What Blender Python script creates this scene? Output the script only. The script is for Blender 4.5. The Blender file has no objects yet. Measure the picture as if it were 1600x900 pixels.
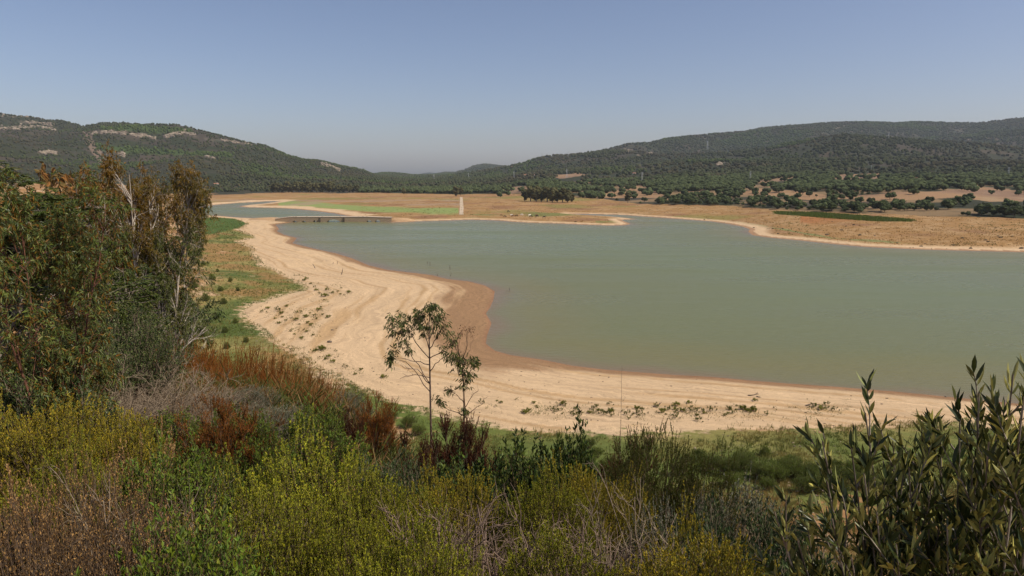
import bpy, math, random
import numpy as np
R = math.radians
rng = np.random.default_rng(11)
random.seed(5)
sc = bpy.context.scene
col = sc.collection

# ------------------------------------------------------------------ camera, sky, sun, exposure
CAMZ = 32.0
F = 1062.0                                  # focal length in pixels of the 1600 px wide photograph
PITCH = math.atan(178.0 / F)
cam_d = bpy.data.cameras.new('camera'); cam = bpy.data.objects.new('camera', cam_d); col.objects.link(cam)
cam.location = (0, 0, CAMZ); cam.rotation_euler = (math.pi / 2 - PITCH, 0, 0)
cam_d.sensor_width = 36; cam_d.lens = 36 * F / 1600; cam_d.clip_start = 0.1; cam_d.clip_end = 60000
sc.camera = cam

SUN_EL, SUN_AZ = R(50), R(108)              # azimuth clockwise from +Y
w = bpy.data.worlds.new('World'); sc.world = w; w.use_nodes = True
nt = w.node_tree; bg = nt.nodes['Background']
sky = nt.nodes.new('ShaderNodeTexSky'); sky.sky_type = 'NISHITA'; sky.sun_disc = False
sky.sun_elevation = SUN_EL; sky.sun_rotation = SUN_AZ
sky.altitude = 0; sky.air_density = .85; sky.dust_density = 1.5; sky.ozone_density = 5.5
tintn = nt.nodes.new('ShaderNodeVectorMath'); tintn.operation = 'MULTIPLY'; tintn.inputs[1].default_value = (1.25, 1.02, .93)
nt.links.new(sky.outputs[0], tintn.inputs[0]); nt.links.new(tintn.outputs[0], bg.inputs[0]); bg.inputs[1].default_value = 0.118
sun_d = bpy.data.lights.new('sun', 'SUN'); sun_d.energy = 4.7; sun_d.angle = R(0.55); sun_d.color = (1, .925, .81)
sun = bpy.data.objects.new('sun', sun_d); col.objects.link(sun)
tosun = np.array([math.sin(SUN_AZ) * math.cos(SUN_EL), math.cos(SUN_AZ) * math.cos(SUN_EL), math.sin(SUN_EL)])
from mathutils import Vector
sun.rotation_euler = Vector(-tosun).to_track_quat('-Z', 'Y').to_euler()
sun.location = (60, -40, 120)
sc.view_settings.view_transform = 'Standard'; sc.view_settings.look = 'None'
sc.view_settings.exposure = 0.0; sc.view_settings.gamma = 1
sc.render.engine = 'CYCLES'
cy = sc.cycles
cy.max_bounces = 6; cy.diffuse_bounces = 2; cy.glossy_bounces = 2; cy.transmission_bounces = 3
cy.volume_bounces = 1; cy.transparent_max_bounces = 6; cy.use_adaptive_sampling = True
cy.adaptive_threshold = 0.02; cy.caustics_reflective = False; cy.caustics_refractive = False

# ------------------------------------------------------------------ helpers
def tag(o, label=None, cat=None, group=None, kind=None):
    if label: o['label'] = label
    if cat: o['category'] = cat
    if group: o['group'] = group
    if kind: o['kind'] = kind
    return o
def norm(v): return v / np.maximum(np.linalg.norm(v, axis=-1, keepdims=True), 1e-9)
cp, sp = math.cos(PITCH), math.sin(PITCH)
def ray(u, v):
    a = (np.asarray(u, float) - 800) / F; b = (450 - np.asarray(v, float)) / F
    return np.stack([a, cp + b * sp, -sp + b * cp], -1)
def on_plane(u, v, z=0.0):
    d = ray(u, v); t = (z - CAMZ) / d[..., 2]
    return np.stack([d[..., 0] * t, d[..., 1] * t], -1)
def at_dist(u, v, r):
    d = ray(u, v); return d * (r / np.hypot(d[..., 0], d[..., 1]))[..., None] + np.array([0, 0, CAMZ])
def project(p):
    x, y, z = p[..., 0], p[..., 1], p[..., 2] - CAMZ
    dep = y * cp - z * sp; up = y * sp + z * cp
    dep = np.where(dep < .05, .05, dep)
    return 800 + F * x / dep, 450 - F * up / dep

_perm = rng.permutation(256).astype(np.int64); _perm = np.concatenate([_perm, _perm])
_val = rng.random(256)
def vnoise(x, y):
    xi = np.floor(x).astype(np.int64); yi = np.floor(y).astype(np.int64)
    fx = x - xi; fy = y - yi; fx = fx * fx * (3 - 2 * fx); fy = fy * fy * (3 - 2 * fy)
    h = lambda a, b: _val[_perm[(_perm[a & 255] + b) & 255]]
    return (h(xi, yi) * (1 - fx) + h(xi + 1, yi) * fx) * (1 - fy) + (h(xi, yi + 1) * (1 - fx) + h(xi + 1, yi + 1) * fx) * fy
def fbm(x, y, s, o=4):
    a = 0; t = 0; k = 1.0
    for i in range(o):
        a = a + k * vnoise(x / s + 17.3 * i, y / s - 9.1 * i); t += k; k *= .5; s = s * .49
    return a / t                             # 0..1
def sstep(a, b, x):
    t = np.clip((x - a) / (b - a), 0, 1); return t * t * (3 - 2 * t)
def sdf(px, py, poly):
    """distance to the polygon's border, positive inside"""
    n = len(poly); d = np.full(px.shape, 1e18); ins = np.zeros(px.shape, bool)
    for i in range(n):
        ax, ay = poly[i]; bx, by = poly[(i + 1) % n]
        ex, ey = bx - ax, by - ay; wx, wy = px - ax, py - ay
        t = np.clip((wx * ex + wy * ey) / max(ex * ex + ey * ey, 1e-9), 0, 1)
        d = np.minimum(d, (wx - ex * t) ** 2 + (wy - ey * t) ** 2)
        c = ((ay <= py) & (by > py)) | ((by <= py) & (ay > py))
        if abs(ey) > 1e-12:
            ins ^= c & (px < ax + (py - ay) / ey * ex)
    return np.where(ins, 1, -1) * np.sqrt(d)
def inpoly(px, py, poly):
    ins = np.zeros(px.shape, bool); n = len(poly)
    for i in range(n):
        ax, ay = poly[i]; bx, by = poly[(i + 1) % n]
        if abs(by - ay) < 1e-12: continue
        c = ((ay <= py) & (by > py)) | ((by <= py) & (ay > py))
        ins ^= c & (px < ax + (py - ay) / (by - ay) * (bx - ax))
    return ins

def build(name, verts, faces, mat, parent=None, smooth=False, colr=None, mats=None, midx=None, attrs=None, colr2=None):
    """one mesh object out of numpy arrays; faces = array (n,k) or list of such arrays"""
    if isinstance(faces, np.ndarray): faces = [faces]
    faces = [f for f in faces if len(f)]
    me = bpy.data.meshes.new(name)
    verts = np.asarray(verts, np.float32)
    me.vertices.add(len(verts)); me.vertices.foreach_set('co', verts.ravel())
    loops = np.concatenate([f.ravel() for f in faces]).astype(np.int32)
    sizes = np.concatenate([np.full(len(f), f.shape[1], np.int32) for f in faces])
    starts = np.concatenate([[0], np.cumsum(sizes)[:-1]]).astype(np.int32)
    me.loops.add(len(loops)); me.loops.foreach_set('vertex_index', loops)
    me.polygons.add(len(sizes)); me.polygons.foreach_set('loop_start', starts)
    me.polygons.foreach_set('loop_total', sizes)
    if midx is not None: me.polygons.foreach_set('material_index', np.asarray(midx, np.int32))
    me.update(calc_edges=True)
    me.polygons.foreach_set('use_smooth', np.full(len(sizes), bool(smooth)))
    if colr is not None:
        a = me.color_attributes.new('tint', 'FLOAT_COLOR', 'POINT')
        c = np.ones((len(verts), 4), np.float32); c[:, :3] = colr; a.data.foreach_set('color', c.ravel())
    if colr2 is not None:
        a = me.color_attributes.new('tint2', 'FLOAT_COLOR', 'POINT')
        c = np.ones((len(verts), 4), np.float32); c[:, :3] = colr2; a.data.foreach_set('color', c.ravel())
    for k, vals in (attrs or {}).items():
        a = me.attributes.new(k, 'FLOAT', 'POINT'); a.data.foreach_set('value', np.asarray(vals, np.float32))
    for m in (mats or [mat]): me.materials.append(m)
    o = bpy.data.objects.new(name, me); col.objects.link(o)
    if parent is not None: o.parent = parent
    return o
def empty(name, loc=(0, 0, 0)):
    o = bpy.data.objects.new(name, None); col.objects.link(o); o.location = loc; o.empty_display_size = .2
    return o
def copy_tree(o, parent=None):
    c = o.copy(); col.objects.link(c)
    if parent is not None: c.parent = parent
    for ch in [k for k in o.children]: copy_tree(ch, c)
    return c

# ------------------------------------------------------------------ materials
def newmat(name):
    m = bpy.data.materials.new(name); m.use_nodes = True
    return m, m.node_tree, m.node_tree.nodes['Principled BSDF']
def N(nt, t, **k):
    n = nt.nodes.new(t)
    for a, b in k.items(): setattr(n, a, b)
    return n
def leafmat(name, c, under=None, rough=.55, trans=.25, spec=.12, var=.22):
    m, t, b = newmat(name); L = t.links.new
    at = N(t, 'ShaderNodeAttribute', attribute_name='tint')
    mx = N(t, 'ShaderNodeMix', data_type='RGBA', blend_type='MULTIPLY'); mx.inputs[0].default_value = 1
    base = N(t, 'ShaderNodeRGB'); base.outputs[0].default_value = (*c, 1)
    src = base.outputs[0]
    if under:
        g = N(t, 'ShaderNodeNewGeometry'); mm = N(t, 'ShaderNodeMix', data_type='RGBA')
        L(g.outputs['Backfacing'], mm.inputs[0]); L(src, mm.inputs[6]); mm.inputs[7].default_value = (*under, 1); src = mm.outputs[2]
    L(src, mx.inputs[6]); L(at.outputs['Color'], mx.inputs[7])
    oi = N(t, 'ShaderNodeObjectInfo')
    hs = N(t, 'ShaderNodeHueSaturation'); L(mx.outputs[2], hs.inputs['Color'])
    mr = N(t, 'ShaderNodeMapRange'); L(oi.outputs['Random'], mr.inputs[0]); mr.inputs[3].default_value = 1 - var; mr.inputs[4].default_value = 1 + var
    L(mr.outputs[0], hs.inputs['Value'])
    L(hs.outputs[0], b.inputs['Base Color']); b.inputs['Roughness'].default_value = rough
    b.inputs['Specular IOR Level'].default_value = spec
    tr = N(t, 'ShaderNodeBsdfTranslucent'); L(hs.outputs[0], tr.inputs[0])
    ms = N(t, 'ShaderNodeMixShader'); ms.inputs[0].default_value = trans
    L(b.outputs[0], ms.inputs[1]); L(tr.outputs[0], ms.inputs[2])
    L(ms.outputs[0], t.nodes['Material Output'].inputs[0])
    return m
def barkmat(name, c1, c2, scale=8, rough=.85):
    m, t, b = newmat(name); L = t.links.new
    tc = N(t, 'ShaderNodeTexCoord'); mp = N(t, 'ShaderNodeMapping'); mp.inputs['Scale'].default_value = (scale, scale, scale * .25)
    L(tc.outputs['Object'], mp.inputs[0]); n = N(t, 'ShaderNodeTexNoise'); n.inputs['Detail'].default_value = 5; L(mp.outputs[0], n.inputs[0])
    cr = N(t, 'ShaderNodeValToRGB'); cr.color_ramp.elements[0].position = .38; cr.color_ramp.elements[1].position = .62
    cr.color_ramp.elements[0].color = (*c1, 1); cr.color_ramp.elements[1].color = (*c2, 1)
    L(n.outputs[0], cr.inputs[0]); L(cr.outputs[0], b.inputs['Base Color']); b.inputs['Roughness'].default_value = rough
    bp = N(t, 'ShaderNodeBump'); bp.inputs['Strength'].default_value = .4; L(n.outputs[0], bp.inputs['Height']); L(bp.outputs[0], b.inputs['Normal'])
    b.inputs['Specular IOR Level'].default_value = .2
    return m
def plain(name, c, rough=.8, n=3.0, var=.25):
    return barkmat(name, tuple(k * (1 - var) for k in c), tuple(k * (1 + var) for k in c), n, rough)

# ------------------------------------------------------------------ shore lines and land regions (traced, laid out on the ground in metres)
lake_px = [(455,347.5),(429.5,351),(436,358),(432,361),(444,367),(464,372),(456.5,380),(488,388),(525,396),(550,403.6),(576,414.6),
 (607,422),(638,425.5),(673,429.6),(698,436),(732,439.6),(757,446),(773,455),(771,468),(766,480),(759,490),(768,505),(761,524),(759,537),
 (773,548),(798,555),(847,562),(894,571.5),(940,577),(987,581),(1050,585.6),(1112,589),(1175,595),(1237,599.7),(1300,604),(1400,612),(1500,622),(1600,632)]
lake_w = [(120,76),(200,42),(350,-40),(700,-150),(1400,-300),(1500,100),(900,60),(700,220),(450,285),(320,300)]
far_px = [(1600,394),(1525,392),(1450,390),(1400,388),(1350,385.5),(1300,381),(1250,375.5),(1200,371),(1176,367.5),(1169,362),(1172,358),(1160,354),(1137,349.5),
 (1112,346),(1075,343),(1025,339.5),(975,336),(925,334.5),(892,334.0),(912,335.8),(945,337.5),(975,340),(995,342.6),(970,343.6),(978,347),(986,350),(975,352),
 (950,352.3),(925,351.5),(875,349.5),(825,348),(800,346.5),(775,344.3),(737,343.2),(700,344.5),(650,346),(612,347.5),(607,344),(575,341),(544,337.5),(535.6,335.8),(511,332),
 (487,328.8),(462.5,326.5),(430,324.8),(384.5,324),(373,322.3),(391,320),(413.7,318),(430,315.6),(438,314.2),(417,314.5),(397.5,316),(373,317),(349,319),(321,321.7),(300,323.3),
 (200,324),(0,325),(-200,327),(0,330),(200,331.5),(300,334.5),(330,336.5),(373,340),(428,342),(445,345)]
def pts(l, z=0.0): return [tuple(on_plane(u, v, z)) for u, v in l]
def refine(poly, step, amp):
    out = []; n = len(poly)
    for i in range(n):
        a = np.array(poly[i]); b = np.array(poly[(i + 1) % n]); d = np.linalg.norm(b - a); k = int(min(8, max(1, d / step)))
        for j in range(k):
            p = a + (b - a) * j / k
            if j: p = p + (rng.random(2) - .5) * 2 * min(amp, d * .06)
            out.append(tuple(p))
    return out
WATER = refine(pts(lake_px) + lake_w + pts(far_px), 14, 1.2)
veg_px = [(300,336),(345,339),(372,342),(391,348.5),(385,353),(372,358),(396,367),(402,371),(372,376),(395,386),(400,400),(409,412),(420,418.7),(437,425),(449,432.7),
 (460,438.7),(482,451),(482,456),(460,461),(438,466.7),(416,474),(393,480),(380,490),(388,503),(412,518),(428,533.6),(460,546),(485,561.8),(494,574),(525,587),(550,599),(575,609),
 (620,627),(680,645),(740,660),(800,668),(850,674),(925,674),(987,675),(1050,673),(1112,667),(1175,665),(1237,664),(1300,662),(1400,656),(1530,648)]
VEG = refine(pts(veg_px, 1.5) + [(105,66),(190,28),(340,-55),(690,-170),(1500,-900),(0,-3000),(-3000,-3000),(-3000,900),(-600,600),(-300,530)], 8, .8)
Pd = np.array([0, 10, 20, 30, 40, 55, 65, 72, 76, 82, 84, 85, 150, 400, 4000.]); Pz = np.array([0, .5, 1.6, 3.6, 7.2, 15.5, 22, 25.2, 26.7, 28.2, 28.9, 29.0, 30.2, 31, 36.])
fx_ = lambda x: math.atan2((x - 800) / F, cp)
Fcols = [(-900, [(1150,0),(1500,14),(1800,32),(4000,40)]), (560, [(1150,0),(1500,10),(1800,22),(4000,30)]), (660, [(1300,0),(1500,5),(2500,13),(3500,19)]),
 (760, [(1000,0),(1300,4),(1800,14),(2500,25)]), (850, [(740,0),(950,6),(1150,11),(1400,20),(1700,34)]), (950, [(700,0),(800,1.5),(950,6),(1150,11.5),(1350,21),(1700,43)]),
 (1100, [(520,0),(650,2.5),(800,6),(1000,14),(1300,27),(1700,59)]), (1250, [(400,0),(480,2.5),(560,5),(750,8),(950,15),(1250,28),(1700,59)]),
 (1400, [(380,0),(455,2.5),(550,5),(700,12.5),(1000,20),(1300,28),(1700,62)]), (1600, [(340,0),(400,2.5),(480,4.5),(650,8),(900,12),(1200,23),(1700,51)]),
 (2600, [(400,0),(600,4),(900,10),(1300,25),(1700,45)])]
rr = np.geomspace(50, 20000, 400)
Ftab = np.array([np.interp(rr, [c[0] for c in cc], [c[1] for c in cc]) for _, cc in Fcols])
Faz = np.array([fx_(x) for x, _ in Fcols])
def interp2(az, r):
    i = np.clip(np.searchsorted(Faz, az) - 1, 0, len(Faz) - 2); t = np.clip((az - Faz[i]) / (Faz[i + 1] - Faz[i]), 0, 1); t = t * t * (3 - 2 * t)
    j = np.clip(np.log(r / 50) / math.log(400) * 399, 0, 398.999); j0 = j.astype(int); f = j - j0
    g = lambda ii: Ftab[ii, j0] * (1 - f) + Ftab[ii, j0 + 1] * f
    return g(i) * (1 - t) + g(i + 1) * t
# ridges: list of (pixel x, pixel y of the sky line), ridge distance, foot distance, shape
LAY = [
 dict(p=[(-1500,260),(-700,215),(-400,190),(-150,180),(0,178),(25,179),(50,183),(75,185),(100,190),(125,191),(155,199),(182,195),(212,194),(250,198),(295,199),(325,207),(350,214),(375,220),(400,226),(430,231),(462,245),(487,251),(507,252),(540,260),(575,267),(590,274),(615,285),(640,300)],
      R=[(-1500,3200),(0,3000),(120,3000),(155,2750),(300,2500),(450,2300),(590,2500),(660,2600)], B=1200, k=1.25),
 dict(p=[(560,300),(590,273),(600,271),(615,271),(630,272),(640,273),(652,277),(670,290)], R=3600, B=1900, k=1.3),
 dict(p=[(600,290),(652,273),(662,271),(675,269),(682,270),(700,274),(760,290)], R=8500, B=5000, k=1.2),
 dict(p=[(640,290),(682,273),(700,270),(712,270.5),(725,267),(745,259),(760,257),(775,259),(790,261),(830,268),(900,280)], R=5200, B=3000, k=1.2),
 dict(p=[(660,290),(700,277),(760,268),(800,260.5),(820,256),(845,247),(875,244),(912,241),(937,237),(980,238),(1040,243),(1120,240),(1180,233),(1200,230),(1250,219),(1300,212),(1350,216),(1400,220),(1450,223),(1500,226),(1600,238),(1900,250),(2600,250)],
      R=[(660,2600),(900,2500),(1100,2300),(1300,2250),(1600,2400)], B=1250, k=1.25),
 dict(p=[(850,300),(900,262),(937,236),(970,227),(1007,224),(1037,217),(1075,213),(1120,209),(1150,207),(1175,201),(1200,199),(1250,196),(1275,193),(1337,192),(1375,194),(1400,192),(1425,193),(1462,194),(1500,194),(1550,188),(1600,184),(1750,178),(2100,190),(2600,230)],
      R=[(850,3000),(1000,3200),(1200,4000),(1600,4800)], B=2350, k=1.1)]
def hills(az, r, x, y):
    X = 800 + F * np.tan(np.clip(az, -1.35, 1.35)) * cp      # approximate pixel column of this azimuth
    best = interp2(az, r)
    n1 = fbm(x, y, 420, 5) - .5; n2 = np.abs(fbm(x + 900, y, 700, 4) - .5) * 2
    for q in LAY:
        px = np.array([a for a, _ in q['p']], float); py = np.array([b for _, b in q['p']], float)
        v = np.interp(X, px, py, left=310, right=310 if px[-1] < 1500 else py[-1])
        Rr = np.interp(X, *zip(*q['R'])) if isinstance(q['R'], list) else np.full_like(X, q['R'])
        d = ray(X, v); zr = CAMZ + Rr * d[..., 2] / np.hypot(d[..., 0], d[..., 1])
        zr = np.maximum(zr, -40)
        t = np.clip((r - q['B']) / (Rr - q['B']), 0, 1)
        shp = np.power(t, q['k']); shp = shp * (1 - .25 * t) + .25 * t * sstep(0, 1, t)
        z = zr * shp + np.clip(zr, 0, 260) * (n1 * .55 - n2 * .28 + .06) * np.clip(t * (1 - t) * 4, 0, 1) * sstep(0.02, .3, t)
        z = np.where(r > Rr, zr - (r - Rr) * .16, z)
        z = np.where(r < q['B'], -50, z)
        # smooth maximum
        k = 6.0; h = np.clip(.5 + .5 * (z - best) / k, 0, 1); best = best * (1 - h) + z * h + k * h * (1 - h) * (z > -45)
    return best
D0 = float(sdf(np.array([0.]), np.array([0.]), VEG)[0])
def raw_height(x, y):
    r = np.maximum(np.hypot(x, y), .01); az = np.arctan2(x, y)
    dw = np.full(x.shape, 500.); D = np.full(x.shape, -500.)
    near = r < 1700
    dw[near] = -sdf(x[near], y[near], WATER); D[near] = sdf(x[near], y[near], VEG)
    far_veg = (~near) & (y < x * -.2) & (r < 1e5) & ((y < 300))
    D[far_veg] = 1000
    wob = (fbm(x, y, 9, 3) - .5) * 1.6 * sstep(0, 8, np.abs(dw)) 
    dwn = dw + wob
    land = 1.7 * (1 - np.exp(-np.maximum(dwn, 0) / 26)) + .012 * np.minimum(np.maximum(dwn, 0), 120)
    # low terraces left by the falling water
    land = land + .05 * np.sin(dwn * 1.1 + 3 * fbm(x, y, 40, 2)) * sstep(2, 10, dw) * (1 - sstep(40, 90, dw)) + (fbm(x, y, 14, 3) - .5) * .35 * sstep(3, 18, dw)
    z = np.where(dwn > 0, land, np.maximum(dwn * .06, -5))
    z = np.where(dw < 0, np.minimum(z, -.0 + dw * .05), z)
    zn = np.interp(D * 85 / D0, Pd, Pz) - 0
    zn = zn * (28.6 / 28.7) + (fbm(x, y, 11, 4) - .5) * 1.8 * sstep(6, 30, D) * sstep(4, 16, r) 
    zn = zn - 6.5 * sstep(45, 120, r) * sstep(60, 95, D)
    zn = zn + 2.4 * sstep(R(-4), R(-20), az) * sstep(7, 15, r) * (1 - sstep(28, 46, r)) * (y > 0)
    zn = zn - 2.6 * sstep(R(9), R(24), az) * sstep(5, 13, r) * (1 - sstep(30, 48, r)) * (y > 0)
    z = z * (1 - .85 * sstep(5, 60, D)) + np.where(D > 0, zn, 0)
    hh = hills(az, np.maximum(r, 60), x, y)
    hh = np.where((r > 330) & (D < 1) & (dw > 0), np.maximum(hh, 0), 0)
    hh = hh * sstep(0, 25, dw) + (fbm(x, y, 60, 3) - .5) * 1.2 * sstep(20, 90, dw) * (D < 0)
    return z + hh, dw, D
# polar grid of the ground, fine inside the view
az_f = np.radians(np.arange(-46, 46.01, .105)); az_c = np.radians(np.concatenate([np.arange(50, 311, 5.)]))
AZ = np.concatenate([az_f, az_c]); AZ = np.concatenate([AZ, [AZ[0] + 2 * math.pi]])
rl = [0.6]
while rl[-1] < 9400:
    r_ = rl[-1]; rl.append(r_ * (1.035 if r_ < 30 else 1.012 if r_ < 60 else 1.0075 if r_ < 1200 else 1.009 if r_ < 6000 else 1.04))
RR = np.array(rl)
GA, GR = np.meshgrid(AZ, RR, indexing='ij'); GX = GR * np.sin(GA); GY = GR * np.cos(GA)
GZ, GDW, GD = raw_height(GX, GY)
# the bridge's dirt spit and the bank at the bridge ends are added by the bridge builder
lR = np.log(RR)
def ground(x, y):
    x = np.atleast_1d(np.asarray(x, float)); y = np.atleast_1d(np.asarray(y, float))
    r = np.clip(np.hypot(x, y), .61, 14000); a = np.arctan2(x, y); a = np.where(a < AZ[0], a + 2 * math.pi, a)
    i = np.clip(np.searchsorted(AZ, a) - 1, 0, len(AZ) - 2); j = np.clip(np.searchsorted(RR, r) - 1, 0, len(RR) - 2)
    s = (a - AZ[i]) / (AZ[i + 1] - AZ[i]); t = (r - RR[j]) / (RR[j + 1] - RR[j])
    return (GZ[i, j] * (1 - s) + GZ[i + 1, j] * s) * (1 - t) + (GZ[i, j + 1] * (1 - s) + GZ[i + 1, j + 1] * s) * t
LOSZ = (GZ - CAMZ) / GR
0 and print('CAMGROUND', [(q, round(float(ground(0.01, q)[0]), 2)) for q in (.7, 2, 3, 5, 9, 13, 17, 20, 30, 45)])
def hit(u, v, rmin=3.0):
    """where the ground is met along a line of sight: the ground point that the photograph shows there"""
    u = np.atleast_1d(np.asarray(u, float)); v = np.atleast_1d(np.asarray(v, float)); out = np.full((len(u), 3), np.nan)
    for k in range(len(u)):
        d = ray(u[k], v[k]); s = d[2] / math.hypot(d[0], d[1]); a = math.atan2(d[0], d[1])
        i = int(np.clip(np.searchsorted(AZ, a), 1, len(AZ) - 1)); 
        ok = np.nonzero((LOSZ[i] >= s) & (RR > rmin))[0]
        if len(ok) == 0: continue
        j = ok[0]; l1 = LOSZ[i, j]; l0 = LOSZ[i, max(j - 1, 0)]; t = (s - l0) / (l1 - l0) if l1 != l0 else 1
        r = RR[max(j - 1, 0)] + np.clip(t, 0, 1) * (RR[j] - RR[max(j - 1, 0)])
        x, y = r * math.sin(a), r * math.cos(a); out[k] = (x, y, ground(x, y)[0])
    return out

# ------------------------------------------------------------------ land cover colours of the ground
def P2(l, ox=0, oy=0, s=1): return [(ox + a / s, oy + b / s) for a, b in l]
CLEAR = [P2([(30,145),(150,120),(320,125),(480,150),(640,165),(850,150),(1000,140),(1200,125),(1400,115),(1640,130),(1640,185),(1400,190),(1250,165),(1000,180),(750,185),(600,180),(450,190),(250,160),(30,150)],1140,260,3.478),
 P2([(500,60),(640,40),(840,35),(800,62),(640,68)],1140,260,3.478), P2([(20,95),(270,66),(380,66),(250,88)],1140,260,3.478),
 [(958,300),(985,290),(1003,289),(1012,297),(1032,302),(1030,309),(960,309),(930,307),(945,303)],
 [(800,292),(820,290),(845,293),(830,297),(790,303),(778,300)],[(860,272),(905,271),(920,275),(880,279)],[(905,282),(930,281),(925,286),(900,286)],
 [(1380,300),(1440,299),(1450,306),(1400,308)]]
STRIP = P2([(235,246),(500,253),(700,268),(990,291),(992,299),(800,298),(500,278),(260,259)],1140,260,3.478)
PINE = [[(150,226),(220,232),(300,236),(367,240),(360,246),(290,243),(220,241),(150,234)],[(155,200),(212,196),(300,203),(300,207),(260,209),(212,207),(160,204)]]
ROCK = [[(0,180),(32,181),(80,186)],[(0,201),(15,200),(45,200),(57,198),(75,201),(88,205)],[(140,211),(150,207),(175,207),(200,209),(212,212),(225,212),(245,219)],
 [(257,214),(272,209),(290,207),(307,214),(335,219),(362,221),(392,227)],[(30,192),(60,192),(85,196)],[(60,240),(75,238),(88,241)],[(184,241),(195,243)],[(322,246),(335,248)],[(500,256),(515,259),(530,266)],
 [(1010,241),(1020,239)],[(1120,258),(1132,254),(1138,256)],[(995,244),(1003,246)],[(980,236),(990,235)],[(975,233),(978,233)],[(1285,209),(1290,208)],[(1512,219),(1522,220)],[(1300,205),(1320,197)],[(1490,203),(1506,207)]]
def polydist(u, v, line):
    d = np.full(u.shape, 1e9)
    for (ax, ay), (bx, by) in zip(line[:-1], line[1:]):
        ex, ey = bx - ax, by - ay; t = np.clip(((u - ax) * ex + (v - ay) * ey) / (ex * ex + ey * ey), 0, 1)
        d = np.minimum(d, np.hypot(u - ax - ex * t, (v - ay - ey * t)))
    return d
FIELD_TOP = [(-2000,303),(0,303),(300,303),(560,301),(700,303),(800,303),(850,306),(900,308),(945,312),(1000,319),(1100,321),(1150,322),(1200,326),(1260,330),(1330,333),(1400,335),(1450,338),(1520,339),(1600,342),(1800,346),(3000,360)]
def cover(x, y, z, dw, D):
    """weights of the land covers at ground points"""
    u, v = project(np.stack([x, y, z], -1)); front = y > 1
    u = np.where(front, u, -5000)
    r = np.hypot(x, y)
    n = fbm(x, y, 30, 4); n2 = fbm(x + 500, y - 200, 8, 4); n3 = fbm(x - 100, y + 300, 120, 4)
    ft = np.interp(u, *zip(*FIELD_TOP)) + (fbm(x, y, 70, 3) - .5) * 5
    c = {}
    nearl = D > (n2 - .5) * 5
    hill = (~nearl) & (v < ft) & (r > 380)
    c['hill'] = hill
    clr = np.zeros(x.shape, bool)
    uj = u + (fbm(x, y, 60, 3) - .5) * 22; vj = v + (fbm(x + 77, y, 60, 3) - .5) * 5
    for p in CLEAR: clr |= inpoly(uj, vj, p)
    c['clear'] = clr & hill
    pn = np.zeros(x.shape, bool)
    for p in PINE: pn |= inpoly(u, v, p)
    c['pine'] = pn & hill
    rk = np.zeros(x.shape)
    for l in ROCK:
        d = polydist(u, v, l); rk = np.maximum(rk, (1 - sstep(.4, 1.7, d)) * (fbm(x * 1.0, y * 1.0, 30, 3) > .5))
    c['rock'] = rk * hill
    c['strip'] = inpoly(u, v, STRIP) & ~nearl & (y > 0)
    c['u'] = u; c['v'] = v; c['r'] = r; c['n'] = n; c['n2'] = n2; c['n3'] = n3; c['near'] = nearl
    c['sand'] = (~nearl) & (~hill)
    return c
def mixc(a, b, t): return a * (1 - t[..., None]) + np.array(b) * t[..., None]
C = cover(GX, GY, GZ, GDW, GD)
u, v, r, n, n2, n3 = C['u'], C['v'], C['r'], C['n'], C['n2'], C['n3']
SAND = (.525, .372, .218); WET = (.25, .145, .072); MUD = (.33, .20, .11)
base = np.empty(GX.shape + (3,)); base[:] = SAND
# far shores: narrow pale margin, then the dry field
isnearbeach = (v > 352) | (u < 470)
band = np.where(u > 1150, 7 + 3 * n, 7.0); band = np.where((u > 620) & (u < 1150) & (v < 353), 7, band); band = np.where((u < 640) & (v < 336), 20 * n + 6, band)
farside = (~C['near']) & ((GY > 0)) & ((v < 345) | ((u > 1100) & (v < 400)) | ((u > 610) & (u < 1000) & (v < 352.8)))
leftspit = (u < 470) & (v > 336.5) & (GDW < 60); farside &= ~leftspit
DRY = np.array([.285, .165, .064]); dryc = mixc(np.broadcast_to(DRY, base.shape), (.34, .215, .10), sstep(.42, .7, n2))
dryc = mixc(dryc, (.23, .125, .06), sstep(.5, .75, fbm(GX + 60, GY * 1.0, 26, 4)))
dryc = mixc(dryc, (.30, .10, .03), sstep(.6, .78, fbm(GX, GY + 900, 90, 4)) * (u > 1250) * .7)
dryc = mixc(dryc, (.20, .17, .05), sstep(.56, .7, fbm(GX + 222, GY, 70, 4)) * .8)
# ochre / pale green sheets of the far field
gs = sstep(0, 3, 6 - np.abs(v - np.interp(u, [440, 520, 600, 720], [317, 322, 328, 329])) + (n - .5) * 5) * (u > 435) * (u < 716)
dryc = mixc(dryc, (.21, .25, .080), gs)
dryc = mixc(dryc, (.13, .15, .045), sstep(0, 3, 5 + (n - .5) * 10 - np.abs(v - 335.0) - np.abs(u - 838) * .045) * (u > 700) * (u < 1000) * .85)
dryc = mixc(dryc, (.12, .17, .05), ((u > 930) & (u < 1000) & (np.abs(v - 346.5) < 1.4)) * .6)
dryc = mixc(dryc, (.17, .19, .07), sstep(0, 1, 1.6 - np.abs(v - np.interp(u, [1150, 1210, 1300, 1420], [347, 356, 372, 380])) + (n2 - .5) * 3) * (u > 1150) * (u < 1430) * .9)
dryc = mixc(dryc, (.30, .215, .14), ((u > 0) & (v < 321) & (u < 720) & (v > 312)) * sstep(.45, .6, n) * .7)
f = sstep(-2, 5, GDW - band)
base = np.where(farside[..., None], mixc(base, (0, 0, 0), f * 0 + 0) * (1 - f[..., None]) + dryc * f[..., None], base)
base = np.where((farside & (GDW < 3))[..., None], np.array(MUD) * (.7 + .5 * n[..., None]), base)
base = np.where(C['strip'][..., None], np.array((.085, .11, .02)), base)
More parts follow.
